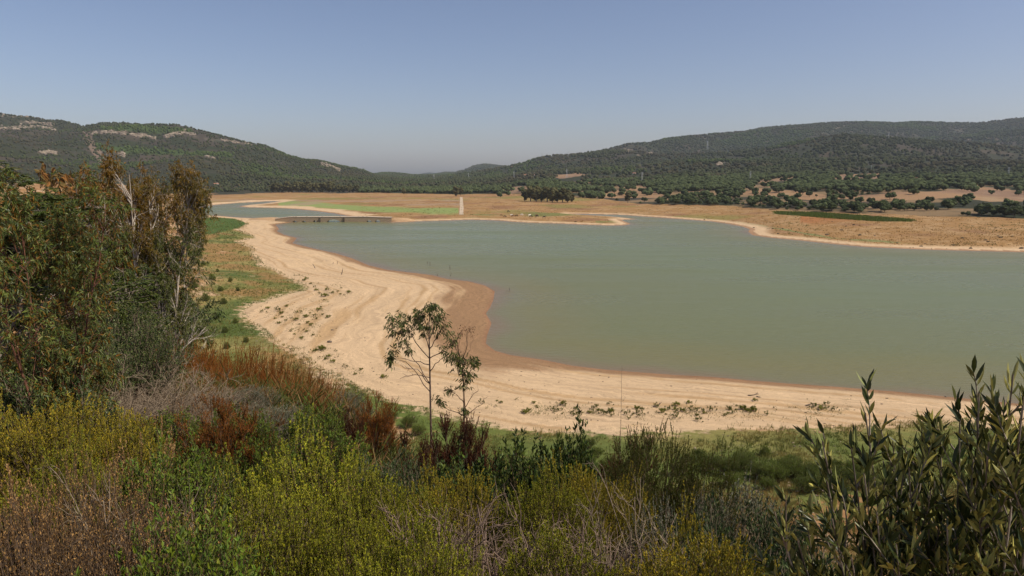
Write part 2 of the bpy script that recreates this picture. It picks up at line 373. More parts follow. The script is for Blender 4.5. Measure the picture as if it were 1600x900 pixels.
# wet rim of the near beach, widest on the point
wid = np.interp(u, [380, 460, 600, 690, 770, 830, 900, 1100, 1600], [3, 4, 5, 10, 19, 11, 6, 3.5, 3]) * np.interp(v, [340, 430, 480, 540, 560], [1, 1, 1.5, 1.5, .8]) * (.55 + .9 * fbm(GX, GY, 10, 3))
# wet sand keeps streaks along the old water lines
stre = fbm(GDW * 1.2 + fbm(GX, GY, 25, 3) * 6, GX * .05 + GY * .05, 1.6, 3)
beach = (~C['near']) & (~farside) & (~C['hill'])
wt = (1 - sstep(.5, 1.15, GDW / np.maximum(wid, .1) + (stre - .5) * .9)) * beach
base = mixc(base, WET, wt * .92)
bandc = sstep(.52, .68, stre) * beach * (GDW < 60) * (1 - wt)
base = mixc(base, (.40, .255, .12), bandc * .75)
base = mixc(base, (.60, .425, .24), sstep(.6, .75, fbm(GX, GY, 12, 3)) * beach * (1 - wt) * .5)
base = mixc(base, (.26, .14, .075), (1 - sstep(.2, 1.2, GDW)) * beach * .8)
# near land: greens at the edge, dry grass and soil up the slope
soil = mixc(np.broadcast_to(np.array([.30, .165, .07]), base.shape), (.42, .29, .17), sstep(.5, .72, fbm(GX + 9, GY, 6, 4)))
g1 = sstep(.36, .5, fbm(GX + 40, GY + 10, 12, 4)); ge = sstep(34, 6, GD + (n - .5) * 22)
gleft = (u < 500) & (u > -800) & (r > 80)
green = mixc(np.broadcast_to(np.array([.125, .135, .036]), base.shape), (.23, .19, .065), sstep(.38, .6, n2))
green = mixc(green, (.065, .095, .022), sstep(.5, .66, fbm(GX - 70, GY, 22, 3)) * .8)
nl = mixc(soil, (0, 0, 0), n * 0)
lf = np.clip(ge * 1.2, 0, 1) * np.where(gleft, sstep(.10, .42, fbm(GX + 40, GY + 10, 14, 4)), sstep(.3, .62, fbm(GX + 40, GY + 10, 12, 4)))
lf = np.maximum(lf, ((r < 45) * .5) * g1)
lf = np.maximum(lf, sstep(440, 640, u) * sstep(54, 60, r + (n2 - .5) * 10) * (1 - sstep(74, 84, r)) * g1 * .9)
blob = inpoly(u, v, [(285,350),(320,341),(350,337),(392,348),(370,357),(330,366),(290,372)]) & C['near']
green = mixc(green, (.10, .125, .028), (u > 540) * sstep(.3, .6, n) * .8)
green = mixc(green, (.25, .145, .055), sstep(.50, .60, fbm(GX + 5, GY + 70, 16, 4)) * (u < 540) * .85)
green = np.where(blob[..., None], np.array((.060, .095, .02)), green); lf = np.where(blob, 1.0, lf)
lf = np.where(u > 540, np.maximum(lf, sstep(.30, .42, n2 + .1 * n) * (GD < 30)), lf) * (.45 + .55 * sstep(0, 4, GD)); nl = mixc(nl, (.50, .355, .21), 1 - sstep(0, 5, GD + (n2 - .5) * 8))
nl = mixc(nl, (.50, .36, .22), sstep(.60, .68, fbm(GX + 300, GY * 2.2, 9, 4)) * ((GD < 14)) * .8)
base = np.where(C['near'][..., None], nl, base)
# hills: heath, bare patches, rock
hc = mixc(np.broadcast_to(np.array([.034, .036, .020]), base.shape), (.052, .043, .031), sstep(.42, .62, fbm(GX, GY, 150, 5)))
hc = mixc(hc, (.028, .034, .016), sstep(.5, .62, fbm(GX + 400, GY, 60, 4)))
hc = mixc(hc, (.085, .063, .045), sstep(.66, .74, fbm(GX - 800, GY, 90, 4)) * .6)
low = (C['r'] < 1250) & (u > 820)
hc = np.where(low[..., None], mixc(hc, (.20, .135, .07), sstep(.40, .6, fbm(GX, GY, 45, 4))), hc)
hc = np.where(C['clear'][..., None], mixc(mixc(np.broadcast_to(np.array([.27, .165, .085]), base.shape), (.21, .13, .08), sstep(.4, .6, n3)), (.30, .22, .125), sstep(.6, .7, n) * .5), hc)
hc = mixc(hc, (.045, .072, .020), C['pine'] * .9)
hc = mixc(hc, (.20, .165, .125), C['rock'] * .35)
gully = (np.abs(u - np.interp(v, [205, 225, 250], [135, 141, 160])) < 5 + 4 * n) & (v > 205) & (v < 256) & (r > 1000)
hc = mixc(hc, (.20, .14, .10), gully * .7)
base = np.where(C['hill'][..., None], hc, base)

na, nr = GX.shape
V = np.stack([GX, GY, GZ], -1).reshape(-1, 3)
idx = np.arange(na * nr).reshape(na, nr)
Q = np.stack([idx[:-1, :-1], idx[:-1, 1:], idx[1:, 1:], idx[1:, :-1]], -1).reshape(-1, 4)[:, ::-1]
# cap under the camera
regq = np.zeros((na - 1, nr - 1), int)
hillq = C['hill'][:-1, :-1] | ((RR[None, :-1] > 1700) & np.ones((na - 1, 1), bool)); beachq = (C['sand'] & ~farside)[:-1, :-1] & (GDW[:-1, :-1] > -1) & ~hillq & (GY[:-1, :-1] > -200)
regq[beachq] = 1; regq[hillq] = 2; regq = regq.ravel()

gm, t, b = newmat('ground_cover'); L = t.links.new
at = N(t, 'ShaderNodeAttribute', attribute_name='tint'); ash = N(t, 'ShaderNodeAttribute', attribute_name='shore'); asn = N(t, 'ShaderNodeAttribute', attribute_name='sandy')
ge_ = N(t, 'ShaderNodeNewGeometry')
n_a = N(t, 'ShaderNodeTexNoise'); n_a.inputs['Scale'].default_value = .9; n_a.inputs['Detail'].default_value = 9; n_a.inputs['Roughness'].default_value = .68; L(ge_.outputs['Position'], n_a.inputs[0])
n_b = N(t, 'ShaderNodeTexNoise'); n_b.inputs['Scale'].default_value = .07; n_b.inputs['Detail'].default_value = 8; n_b.inputs['Roughness'].default_value = .65; L(ge_.outputs['Position'], n_b.inputs[0])
def mathn(op, a, b2=None, c=None):
    m_ = N(t, 'ShaderNodeMath', operation=op)
    for i, k in enumerate((a, b2, c)):
        if k is None: continue
        if isinstance(k, (int, float)): m_.inputs[i].default_value = k
        else: L(k, m_.inputs[i])
    return m_.outputs[0]
# streaks along the old water lines: noise read along the distance from the shore
at2 = N(t, 'ShaderNodeAttribute', attribute_name='tint2'); acv = N(t, 'ShaderNodeAttribute', attribute_name='cov')
n_e = N(t, 'ShaderNodeTexNoise'); n_e.inputs['Scale'].default_value = .55; n_e.inputs['Detail'].default_value = 10; n_e.inputs['Roughness'].default_value = .72; L(ge_.outputs['Position'], n_e.inputs[0])
thr = N(t, 'ShaderNodeMapRange'); L(mathn('ADD', mathn('MULTIPLY', mathn('SUBTRACT', n_e.outputs[0], .5), 3.0), acv.outputs['Fac']), thr.inputs[0]); thr.inputs[1].default_value = .3; thr.inputs[2].default_value = .75
mx2 = N(t, 'ShaderNodeMix', data_type='RGBA'); L(thr.outputs[0], mx2.inputs[0]); L(at.outputs['Color'], mx2.inputs[6]); L(at2.outputs['Color'], mx2.inputs[7])
cx = N(t, 'ShaderNodeCombineXYZ'); wob = mathn('MULTIPLY_ADD', n_b.outputs[0], 14.0, ash.outputs['Fac']); L(mathn('MULTIPLY', wob, 1.5), cx.inputs[0])
sx = N(t, 'ShaderNodeSeparateXYZ'); L(ge_.outputs['Position'], sx.inputs[0]); L(mathn('MULTIPLY', sx.outputs[0], .05), cx.inputs[1]); L(mathn('MULTIPLY', sx.outputs[1], .05), cx.inputs[2])
n_c = N(t, 'ShaderNodeTexNoise'); n_c.inputs['Scale'].default_value = 1.0; n_c.inputs['Detail'].default_value = 6; n_c.inputs['Roughness'].default_value = .7; L(cx.outputs[0], n_c.inputs[0])
k1 = N(t, 'ShaderNodeMapRange'); L(n_a.outputs[0], k1.inputs[0]); k1.inputs[1].default_value = .3; k1.inputs[2].default_value = .7; k1.inputs[3].default_value = .72; k1.inputs[4].default_value = 1.28
k2 = N(t, 'ShaderNodeMapRange'); L(n_c.outputs[0], k2.inputs[0]); k2.inputs[1].default_value = .33; k2.inputs[2].default_value = .67; k2.inputs[3].default_value = .76; k2.inputs[4].default_value = 1.14
k2m = N(t, 'ShaderNodeMix'); L(asn.outputs['Fac'], k2m.inputs[0]); k2m.inputs[2].default_value = 1; L(k2.outputs[0], k2m.inputs[3])
k1m = N(t, 'ShaderNodeMix'); L(mathn('MULTIPLY', asn.outputs['Fac'], .75), k1m.inputs[0]); L(k1.outputs[0], k1m.inputs[2]); k1m.inputs[3].default_value = 1
kk = mathn('MULTIPLY', k1m.outputs[0], k2m.outputs[0])
vm = N(t, 'ShaderNodeVectorMath', operation='SCALE'); L(mx2.outputs[2], vm.inputs[0]); L(kk, vm.inputs['Scale'])
L(vm.outputs[0], b.inputs['Base Color']); b.inputs['Roughness'].default_value = .95; b.inputs['Specular IOR Level'].default_value = .1
bp = N(t, 'ShaderNodeBump'); bp.inputs['Strength'].default_value = .5; bp.inputs['Distance'].default_value = .25; L(mathn('ADD', n_a.outputs[0], mathn('MULTIPLY', n_c.outputs[0], asn.outputs['Fac'])), bp.inputs['Height']); L(bp.outputs[0], b.inputs['Normal'])
sandy = (beach * 1.0)
covf = np.where(C['near'], np.clip(lf, -.3, 1.2), -1.0).reshape(-1); t2f = green.reshape(-1, 3)
tintf = base.reshape(-1, 3); shf = GDW.reshape(-1); snf = sandy.reshape(-1)
for k, nm in ((0, 'ground'), (1, 'beach'), (2, 'hills')):
    q = Q[regq == k]; us, inv = np.unique(q, return_inverse=True)
    o = build(nm, V[us], inv.reshape(-1, 4), gm, smooth=True, colr=tintf[us], attrs={'shore': shf[us], 'sandy': snf[us], 'cov': covf[us]}, colr2=t2f[us])
    tag(o, kind='structure')
# ------------------------------------------------------------------ water
wa = np.radians(np.arange(-60, 100.01, .4)); wr = np.geomspace(40, 1600, 260)
WA, WR = np.meshgrid(wa, wr, indexing='ij'); WX, WY = WR * np.sin(WA), WR * np.cos(WA)
wd = sdf(WX, WY, WATER)
ix = np.arange(WA.size).reshape(WA.shape); q = np.stack([ix[:-1, :-1], ix[:-1, 1:], ix[1:, 1:], ix[1:, :-1]], -1).reshape(-1, 4)[:, ::-1]
dd = wd.ravel()[q].max(1); q = q[dd > -6]; us, inv = np.unique(q, return_inverse=True)
wv = np.stack([WX, WY, np.zeros_like(WX)], -1).reshape(-1, 3)[us]
wm, t, b = newmat('murky_water'); L = t.links.new
ad = N(t, 'ShaderNodeAttribute', attribute_name='offshore'); g = N(t, 'ShaderNodeNewGeometry')
cr = N(t, 'ShaderNodeValToRGB'); e = cr.color_ramp.elements
e[0].position = 0; e[0].color = (.18, .135, .080, 1); e[1].position = 1; e[1].color = (.140, .160, .078, 1)
for p_, c_ in ((.05, (.16, .15, .075)), (.12, (.16, .15, .064)), (.3, (.143, .151, .068))):
    x_ = e.new(p_); x_.color = (*c_, 1)
nn = N(t, 'ShaderNodeTexNoise'); nn.inputs['Scale'].default_value = .03; nn.inputs['Detail'].default_value = 4; L(g.outputs['Position'], nn.inputs[0])
ms_ = N(t, 'ShaderNodeMath', operation='MULTIPLY_ADD'); L(nn.outputs[0], ms_.inputs[0]); ms_.inputs[1].default_value = 14; 
m2_ = N(t, 'ShaderNodeMath', operation='SUBTRACT'); L(ad.outputs['Fac'], m2_.inputs[0]); m2_.inputs[1].default_value = 7; L(m2_.outputs[0], ms_.inputs[2])
m3_ = N(t, 'ShaderNodeMath', operation='DIVIDE'); L(ms_.outputs[0], m3_.inputs[0]); m3_.inputs[1].default_value = 90; L(m3_.outputs[0], cr.inputs[0])
wn = N(t, 'ShaderNodeTexNoise'); wn.inputs['Scale'].default_value = 1.0; wn.inputs['Detail'].default_value = 6; wn.inputs['Roughness'].default_value = .6
wmp = N(t, 'ShaderNodeMapping'); wmp.inputs['Rotation'].default_value = (0, 0, R(-20)); wmp.inputs['Scale'].default_value = (.006, .03, 1); L(g.outputs['Position'], wmp.inputs[0]); L(wmp.outputs[0], wn.inputs[0])
wr_ = N(t, 'ShaderNodeMapRange'); L(wn.outputs[0], wr_.inputs[0]); wr_.inputs[1].default_value = .3; wr_.inputs[2].default_value = .7; wr_.inputs[3].default_value = .16; wr_.inputs[4].default_value = .42; L(wr_.outputs[0], b.inputs['Roughness'])
L(cr.outputs[0], b.inputs['Base Color']); b.inputs['IOR'].default_value = 1.33; b.inputs['Specular IOR Level'].default_value = .26
mp = N(t, 'ShaderNodeMapping'); mp.inputs['Rotation'].default_value = (0, 0, R(28)); mp.inputs['Scale'].default_value = (.35, 1.5, 1); L(g.outputs['Position'], mp.inputs[0])
w1 = N(t, 'ShaderNodeTexNoise'); w1.inputs['Scale'].default_value = 1.1; w1.inputs['Detail'].default_value = 5; w1.inputs['Roughness'].default_value = .6; L(mp.outputs[0], w1.inputs[0])
bp = N(t, 'ShaderNodeBump'); bp.inputs['Strength'].default_value = .8; bp.inputs['Distance'].default_value = .35; L(w1.outputs[0], bp.inputs['Height']); L(bp.outputs[0], b.inputs['Normal'])
o = build('water', wv, inv.reshape(-1, 4), wm, smooth=True, attrs={'offshore': wd.ravel()[us]}); tag(o, kind='structure')

# ------------------------------------------------------------------ haze
hz, t, b = newmat('haze_air'); t.nodes.remove(b); L = t.links.new
pv = N(t, 'ShaderNodeVolumePrincipled'); pv.inputs['Color'].default_value = (.76, .87, 1.0, 1); pv.inputs['Density'].default_value = .000046; pv.inputs['Anisotropy'].default_value = .1
L(pv.outputs[0], t.nodes['Material Output'].inputs['Volume'])
X0, Y0, Z0, X1, Y1, Z1 = -9700, -9700, float(GZ.min()) - 1, 9700, 9700, float(GZ.max()) + 30
bv = np.array([(x, y, z) for x in (X0, X1) for y in (Y0, Y1) for z in (Z0, Z1)])
bf = np.array([(0, 1, 3, 2), (4, 6, 7, 5), (0, 4, 5, 1), (2, 3, 7, 6), (0, 2, 6, 4), (1, 5, 7, 3)])
o = build('haze', bv, bf, hz); tag(o, kind='stuff')

# ================================================================== plants: growing and meshing
def perp(d):
    a = rng.normal(size=d.shape); a -= (a * d).sum(-1, keepdims=True) * d; return norm(a)
def grow(P, D, Ln, K=5, wig=.15, trop=(0, 0, 0)):
    P = np.asarray(P, float); D = norm(np.asarray(D, float)); n = len(P); Ln = np.broadcast_to(Ln, (n,)).astype(float)
    out = np.empty((n, K, 3)); out[:, 0] = P; st = (Ln / (K - 1))[:, None]
    for k in range(1, K):
        D = norm(D + rng.normal(size=D.shape) * wig + np.asarray(trop)); out[:, k] = out[:, k - 1] + D * st
    return out
def sample(pl, i, t):
    K = pl.shape[1]; f = np.clip(t, 0, .9999) * (K - 1); k = f.astype(int); w_ = (f - k)[:, None]
    a = pl[i, k]; b_ = pl[i, k + 1]; return a * (1 - w_) + b_ * w_, norm(b_ - a)
def kids(pl, n, t0, t1, ang0, ang1, l0, l1, K=5, wig=.15, trop=(0, 0, 0), shrink=.5):
    i = np.repeat(np.arange(len(pl)), n); t = t0 + (t1 - t0) * rng.random(len(i))
    p, d = sample(pl, i, t); a = np.radians(ang0 + (ang1 - ang0) * rng.random(len(i)))[:, None]
    D = d * np.cos(a) + perp(d) * np.sin(a); Ln = (l0 + (l1 - l0) * rng.random(len(i))) * (1 - shrink * t)
    return grow(p, D, Ln, K, wig, trop)
def tubes(pl, r0, r1, sides=3):
    n, K, _ = pl.shape; T = np.empty_like(pl); T[:, 1:-1] = pl[:, 2:] - pl[:, :-2]; T[:, 0] = pl[:, 1] - pl[:, 0]; T[:, -1] = pl[:, -1] - pl[:, -2]; T = norm(T)
    ref = np.repeat(perp(T[:, 0])[:, None], K, 1); a = ref - (ref * T).sum(-1, keepdims=True) * T; a = norm(a); b_ = np.cross(T, a)
    rad = np.broadcast_to(r0, (n,))[:, None] + (np.broadcast_to(r1, (n,)) - np.broadcast_to(r0, (n,)))[:, None] * np.linspace(0, 1, K)[None]
    th = np.arange(sides) * 2 * math.pi / sides
    V_ = pl[:, :, None] + rad[:, :, None, None] * (a[:, :, None] * np.cos(th)[None, None, :, None] + b_[:, :, None] * np.sin(th)[None, None, :, None])
    ix = np.arange(n * K * sides).reshape(n, K, sides); nx = np.roll(ix, -1, 2)
    Fq = np.stack([ix[:, :-1], nx[:, :-1], nx[:, 1:], ix[:, 1:]], -1).reshape(-1, 4)
    return V_.reshape(-1, 3), Fq
def join(parts):
    vs, fs, off = [], [], 0
    for v_, f_ in parts:
        vs.append(v_); f_ = f_ if isinstance(f_, list) else [f_]
        fs += [x + off for x in f_]; off += len(v_)
    by = {}
    for f_ in fs: by.setdefault(f_.shape[1], []).append(f_)
    return np.concatenate(vs), [np.concatenate(x) for x in by.values()]
def leaf_dia(p, d, nrm, Ln, W):
    s_ = norm(np.cross(d, nrm)); Ln = Ln[:, None]; W = W[:, None]; m_ = p + d * Ln * .5
    v_ = np.stack([p, m_ - s_ * W * .5, p + d * Ln, m_ + s_ * W * .5], 1); return v_.reshape(-1, 3), np.arange(len(p) * 4).reshape(-1, 4), 4
def leaf_lance(p, d, nrm, Ln, W, curl=.25):
    s_ = norm(np.cross(d, nrm)); nn_ = norm(np.cross(s_, d)); Ln = Ln[:, None]; W = W[:, None]
    pt = lambda t_: p + d * Ln * t_ - nn_ * Ln * curl * t_ * t_
    a, b2, c2 = pt(.28), pt(.62), pt(1.0); fold = nn_ * W * .16
    v_ = np.stack([p, a - s_ * W * .42 + fold, a + s_ * W * .42 + fold, b2 - s_ * W * .40 + fold, b2 + s_ * W * .40 + fold, c2, a - fold * .3, b2 - fold * .3], 1)
    i = np.arange(len(p))[:, None] * 8
    tri = np.concatenate([i + [[0, 6, 1]], i + [[0, 2, 6]], i + [[3, 7, 5]], i + [[7, 4, 5]]]); qd = np.concatenate([i + [[1, 6, 7, 3]], i + [[6, 2, 4, 7]]])
    return v_.reshape(-1, 3), [tri, qd], 8
def put_leaves(pl, n, t0, t1, Ln, W, ang=(25, 55), kind='dia', tint=None, tipt=None, droop=0.0, up=0.0, curl=.25, jit=0.0):
    """n leaves along every twig; returns verts, faces, per-vertex tint"""
    i = np.repeat(np.arange(len(pl)), n); t_ = t0 + (t1 - t0) * rng.random(len(i)); p, d = sample(pl, i, t_)
    a = np.radians(ang[0] + (ang[1] - ang[0]) * rng.random(len(i)))[:, None]; D = d * np.cos(a) + perp(d) * np.sin(a)
    D = norm(D + np.array([0, 0, up - droop])); p = p + rng.normal(size=p.shape) * jit
    nrm = norm(perp(D) + np.array([0, 0, .7])); ll = Ln * (.65 + .6 * rng.random(len(i))); ww = W * (.75 + .5 * rng.random(len(i)))
    v_, f_, k = (leaf_dia(p, D, nrm, ll, ww) if kind == 'dia' else leaf_lance(p, D, nrm, ll, ww, curl))
    c_ = np.ones((len(i), 3)); 
    if tint is not None: c_ = np.array(tint)[rng.integers(0, len(tint), len(i))]
    if tipt is not None: c_ = c_ * (1 + (np.array(tipt) - 1) * (t_ ** 2)[:, None])
    tw = rng.random(len(pl))[i]
    c_ = c_ * (.72 + .5 * rng.random(len(i)) * .6 + .25 * tw)[:, None]
    return v_, f_, np.repeat(c_, k, 0)
def joinc(parts):
    v_, f_ = join([(a, b_) for a, b_, c_ in parts]); return v_, f_, np.concatenate([c_ for _, _, c_ in parts])
def shrub_base(n, rad, lean, L0, L1, K=6, wig=.12, trop=(0, 0, .06)):
    a = rng.random(n) * 2 * math.pi; q_ = np.sqrt(rng.random(n)); P = np.stack([np.cos(a) * q_ * rad, np.sin(a) * q_ * rad, np.full(n, -.12)], 1)
    D = np.stack([np.cos(a) * q_ * lean, np.sin(a) * q_ * lean, np.ones(n)], 1) + rng.normal(size=(n, 3)) * .15
    return grow(P, D, L0 + (L1 - L0) * rng.random(n) * (1.1 - .35 * q_), K, wig, trop)
PROTO = {}
def plant(key, name, wood, leafparts, wmat, lmat, fol='foliage', wd='branches'):
    root = empty(name)
    v_, f_ = join(wood); build(wd, v_, f_, wmat, root, smooth=True)
    allv = v_
    if leafparts:
        v2, f2, c2 = joinc(leafparts); build(fol, v2, f2, lmat, root, colr=c2); allv = np.concatenate([v_, v2])
    h = float(np.percentile(allv[:, 2], 99.7)); wd_ = float(np.percentile(np.hypot(allv[:, 0], allv[:, 1]), 96)) * 2
    PROTO[key] = dict(o=root, h=h, w=wd_, used=False, name=name)
    return root
def place(key, x, y, s, sxy=None, rot=None, label=None, cat='shrub', group=None, dz=0.0, tilt=0):
    P = PROTO[key]
    o = P['o'] if not P['used'] else copy_tree(P['o']); P['used'] = True
    o.location = (x, y, float(ground(x, y)[0]) + dz); sxy = s if sxy is None else sxy
    o.scale = (sxy, sxy, s); o.rotation_euler = (R(random.uniform(-tilt, tilt)), R(random.uniform(-tilt, tilt)), random.uniform(0, 6.28) if rot is None else rot)
    if 'group' in o.keys(): del o['group']
    tag(o, label, cat, group); return o
def put(key, u, vtop, r, wpx, label, cat='shrub', group=None, rot=None):
    p = at_dist(np.array([u]), np.array([vtop]), r)[0]; zg = float(ground(p[0], p[1])[0]); h = max(p[2] - zg, .25)
    0 and print('PUT', key, u, round(h, 2), round(h / PROTO[key]['h'] / (wpx / F * r / PROTO[key]['w']), 2))
    P = PROTO[key]; dep = np.linalg.norm(p - [0, 0, CAMZ]); wm_ = wpx / F * dep; s = h / P['h']
    return place(key, p[0], p[1], s, max(wm_ / P['w'], s / (1.7 if cat == 'tree' or key == 'broom' else 1.35)), rot, label, cat, group)

M = {}
M['twig_brown'] = barkmat('brown_twigs', (.055, .035, .022), (.15, .10, .06), 20)
M['twig_grey'] = barkmat('grey_dead_twigs', (.16, .12, .08), (.30, .23, .155), 20)
M['twig_red'] = barkmat('red_brown_stems', (.085, .038, .024), (.19, .085, .05), 14, .6)
M['bark_pale'] = barkmat('pale_peeling_bark', (.22, .17, .12), (.52, .46, .38), 5)
M['bark_dark'] = barkmat('dark_smooth_bark', (.06, .04, .03), (.15, .105, .085), 10)
M['bark_grey'] = barkmat('grey_brown_bark', (.13, .10, .075), (.30, .25, .20), 6)
M['heath'] = leafmat('yellow_green_heath_leaves', (.235, .235, .030), rough=.6, trans=.14)
M['dark_heath'] = leafmat('dark_green_heath_leaves', (.060, .072, .012), rough=.6, trans=.25)
M['green'] = leafmat('fresh_green_leaves', (.085, .130, .020), under=(.12, .15, .045), rough=.45, trans=.18)
M['gloss'] = leafmat('dark_glossy_leaves', (.035, .055, .018), under=(.07, .09, .035), rough=.38, trans=.2)
M['rust'] = leafmat('rusty_dead_leaves', (.28, .095, .020), rough=.7, trans=.12)
M['darkrust'] = leafmat('dark_red_brown_leaves', (.075, .028, .016), rough=.7, trans=.2)
M['straw'] = leafmat('straw_seed_heads', (.42, .27, .12), rough=.8, trans=.3)
M['drybrown'] = leafmat('dry_brown_leaves', (.22, .130, .050), rough=.8, trans=.12)
M['broom'] = leafmat('orange_brown_dry_stems', (.215, .080, .018), rough=.8, trans=.3)
M['greygreen'] = leafmat('grey_green_small_leaves', (.10, .115, .062), under=(.2, .2, .14), rough=.6)
M['olive'] = leafmat('olive_leaves', (.040, .053, .014), under=(.28, .27, .085), rough=.4, spec=.35, trans=.12, var=.02)
M['euc'] = leafmat('gum_leaves', (.075, .095, .022), under=(.12, .13, .045), rough=.4, trans=.25, var=.1)
M['eucfresh'] = leafmat('fresh_gum_leaves', (.10, .125, .026), under=(.15, .17, .06), rough=.4, spec=.3, trans=.3, var=.05)
M['sandgreen'] = leafmat('dusty_green_leaves', (.22, .225, .085), rough=.7, trans=.3)
M['grass'] = leafmat('grass_blades', (1, 1, 1), rough=.7, trans=.35, var=0)

GT = [(1, 1, 1), (1.15, 1.05, .8), (.8, .95, .9), (1.3, 1.1, .7)]
def heath(key, name, mat, wmat, n=60, h=(1.1, 1.5), lean=.75, nk=9, leaves=26, LL=.026, LW=.008, twig=(.18, .32), rad=.25, tint=GT, tipt=(1.25, 1.15, .7), extra=None, k1=(4, .35, .75)):
    s0 = shrub_base(n, rad, lean, *h); s1 = kids(s0, k1[0], .42, .97, 16, 38, k1[1], k1[2], 5, .12, (0, 0, .10)); tw = kids(s1, nk, .35, 1, 15, 40, *twig, K=4, wig=.07, trop=(0, 0, .14), shrink=.3)
    tops = kids(s0, 4, .8, 1, 5, 30, *twig, K=4, wig=.08, trop=(0, 0, .14), shrink=0); tw = np.concatenate([tw, tops])
    wood = [tubes(s0, .013, .005, 4), tubes(s1, .006, .003, 3), tubes(tw, .0028, .0012, 3)]
    lv = [put_leaves(tw, leaves, .15, 1.05, LL, LW, (18, 50), tint=tint, tipt=tipt)]
    if extra: lv.append(extra(tw))
    return plant(key, name, wood, lv, wmat, mat)
heath('rust', 'heath_shrub', M['rust'], M['twig_brown'], n=34, rad=.2, h=(1.3, 2.0), lean=.34, nk=9, leaves=44, LL=.022, LW=.009, k1=(6, .25, .5), tint=[(1, 1, 1), (1.3, 1.2, 1), (.7, .7, .8), (.6, 1.1, .8)], tipt=(1, 1, 1))
heath('darkrust', 'heath_shrub', M['darkrust'], M['twig_brown'], n=18, rad=.12, h=(1.2, 1.9), lean=.18, nk=8, leaves=34, LL=.022, LW=.01, k1=(5, .2, .4), tipt=(1.1, 1, 1))
heath('feather', 'feathery_shrub', M['green'], M['twig_brown'], n=60, h=(.9, 1.4), lean=.6, nk=6, leaves=14, LL=.06, LW=.012, twig=(.25, .45), rad=.4, tint=[(1, 1, 1), (1.3, 1.15, .8), (.75, .9, .9)], tipt=(1.2, 1.15, .9))
heath('sandshrub', 'small_shrub', M['sandgreen'], M['twig_brown'], n=16, h=(.45, .8), lean=1.0, nk=4, leaves=8, LL=.10, LW=.045, twig=(.12, .25), rad=.18, k1=(3, .2, .4), tint=[(.85, .95, .6), (1.1, 1.05, .7), (.6, .75, .4)])
heath('sandtuft', 'small_shrub', M['green'], M['twig_brown'], n=8, h=(.5, .9), lean=.9, nk=3, leaves=8, LL=.11, LW=.035, twig=(.12, .25), rad=.25, k1=(3, .2, .4), tint=[(.9, .9, .8), (1.1, 1.0, .8), (.8, .75, .6)])
def dome(key, name, mat, wmat, w=1.9, h=1.6, ntw=2500, twl=(.10, .20), leaves=46, LL=.018, LW=.0065, kind='dia', ang=(18, 48), tint=GT, tipt=(1.25, 1.25, .9), lump=.45, out=.6, up=.8, stems=110, low=.12, lv_up=0.0, inner=.3):
    """a rounded bush: leafy shoots on an uneven dome, carried by stems from the foot"""
    d = norm(rng.normal(size=(ntw, 3))); d[:, 2] = np.abs(d[:, 2]); d = norm(d * [1, 1, .9] + [0, 0, low]); off = rng.random(2) * 90
    q = 1 - lump + 2 * lump * fbm(d[:, 0] * 1.6 + off[0] + d[:, 2], d[:, 1] * 1.6 + off[1] - d[:, 2], .8, 3); q = q * np.where(rng.random(ntw) < inner, .5 + .4 * rng.random(ntw), .92 + .12 * rng.random(ntw))
    p = d * np.array([w * .46, w * .46, h * .88]) * q[:, None]
    tw = grow(p, d * out + [0, 0, up] + rng.normal(size=d.shape) * .28, twl[0] + (twl[1] - twl[0]) * rng.random(ntw), 4, .08, (0, 0, .08))
    k = rng.choice(ntw, stems, replace=False); e_ = p[k]; a = np.concatenate([rng.normal(size=(stems, 2)) * w * .05, np.full((stems, 1), -.15)], 1); m_ = a * .45 + e_ * .55; m_[:, :2] *= .7
    t_ = np.linspace(0, 1, 7)[None, :, None]; sb = (1 - t_) ** 2 * a[:, None] + 2 * t_ * (1 - t_) * m_[:, None] + t_ ** 2 * e_[:, None]; sb[:, 1:-1] += rng.normal(size=(stems, 5, 3)) * .015
    s2 = kids(sb, 4, .5, .95, 15, 45, .18, .4, 4, .12, (0, 0, .06))
    wood = [tubes(sb, .010, .003, 4), tubes(s2, .004, .002, 3), tubes(tw, .0024, .0012, 3)]
    return plant(key, name, wood, [put_leaves(tw, leaves, .05, 1.05, LL, LW, ang, kind, tint=tint, tipt=tipt, up=lv_up)], wmat, mat)
HT_ = [(1, 1, 1), (1.15, 1.1, .8), (.75, .9, .8), (1.3, 1.2, .8)]
dome('heath', 'heath_shrub', M['heath'], M['twig_brown'], tint=HT_)
dome('heath_gold', 'heath_shrub', M['heath'], M['twig_brown'], w=1.7, tint=[(1.1, 1, .8), (1.25, 1.05, .8), (.8, .85, .8), (1.25, 1.05, .9)], tipt=(1.35, 1.15, .9))
dome('greygreen', 'grey_green_shrub', M['greygreen'], M['twig_grey'], w=1.5, h=1.2, ntw=1500, twl=(.08, .16), leaves=24, LL=.020, LW=.010, tint=[(1, 1, 1), (1.2, 1.2, 1.2), (.8, .85, .8)], tipt=(1.3, 1.3, 1.3))
dome('dark_heath', 'tree_heath', M['dark_heath'], M['twig_brown'], w=1.7, h=1.9, ntw=2700, twl=(.12, .24), leaves=40, LL=.020, LW=.008, lump=.7, up=1.1, tint=[(1, 1, 1), (1.3, 1.1, .9), (.8, .9, .9)], tipt=(1.2, 1.2, 1), inner=.45)
dome('drybrown', 'withered_shrub', M['drybrown'], M['twig_brown'], w=1.9, h=1.3, ntw=2200, twl=(.10, .24), leaves=17, LL=.0135, LW=.006, tint=[(1, 1, 1), (1.25, 1.25, 1.2), (.5, .5, .5), (1.5, 1.5, 1.4), (.7, .6, .5)], tipt=(1.25, 1.2, 1.1), stems=200, inner=.5)
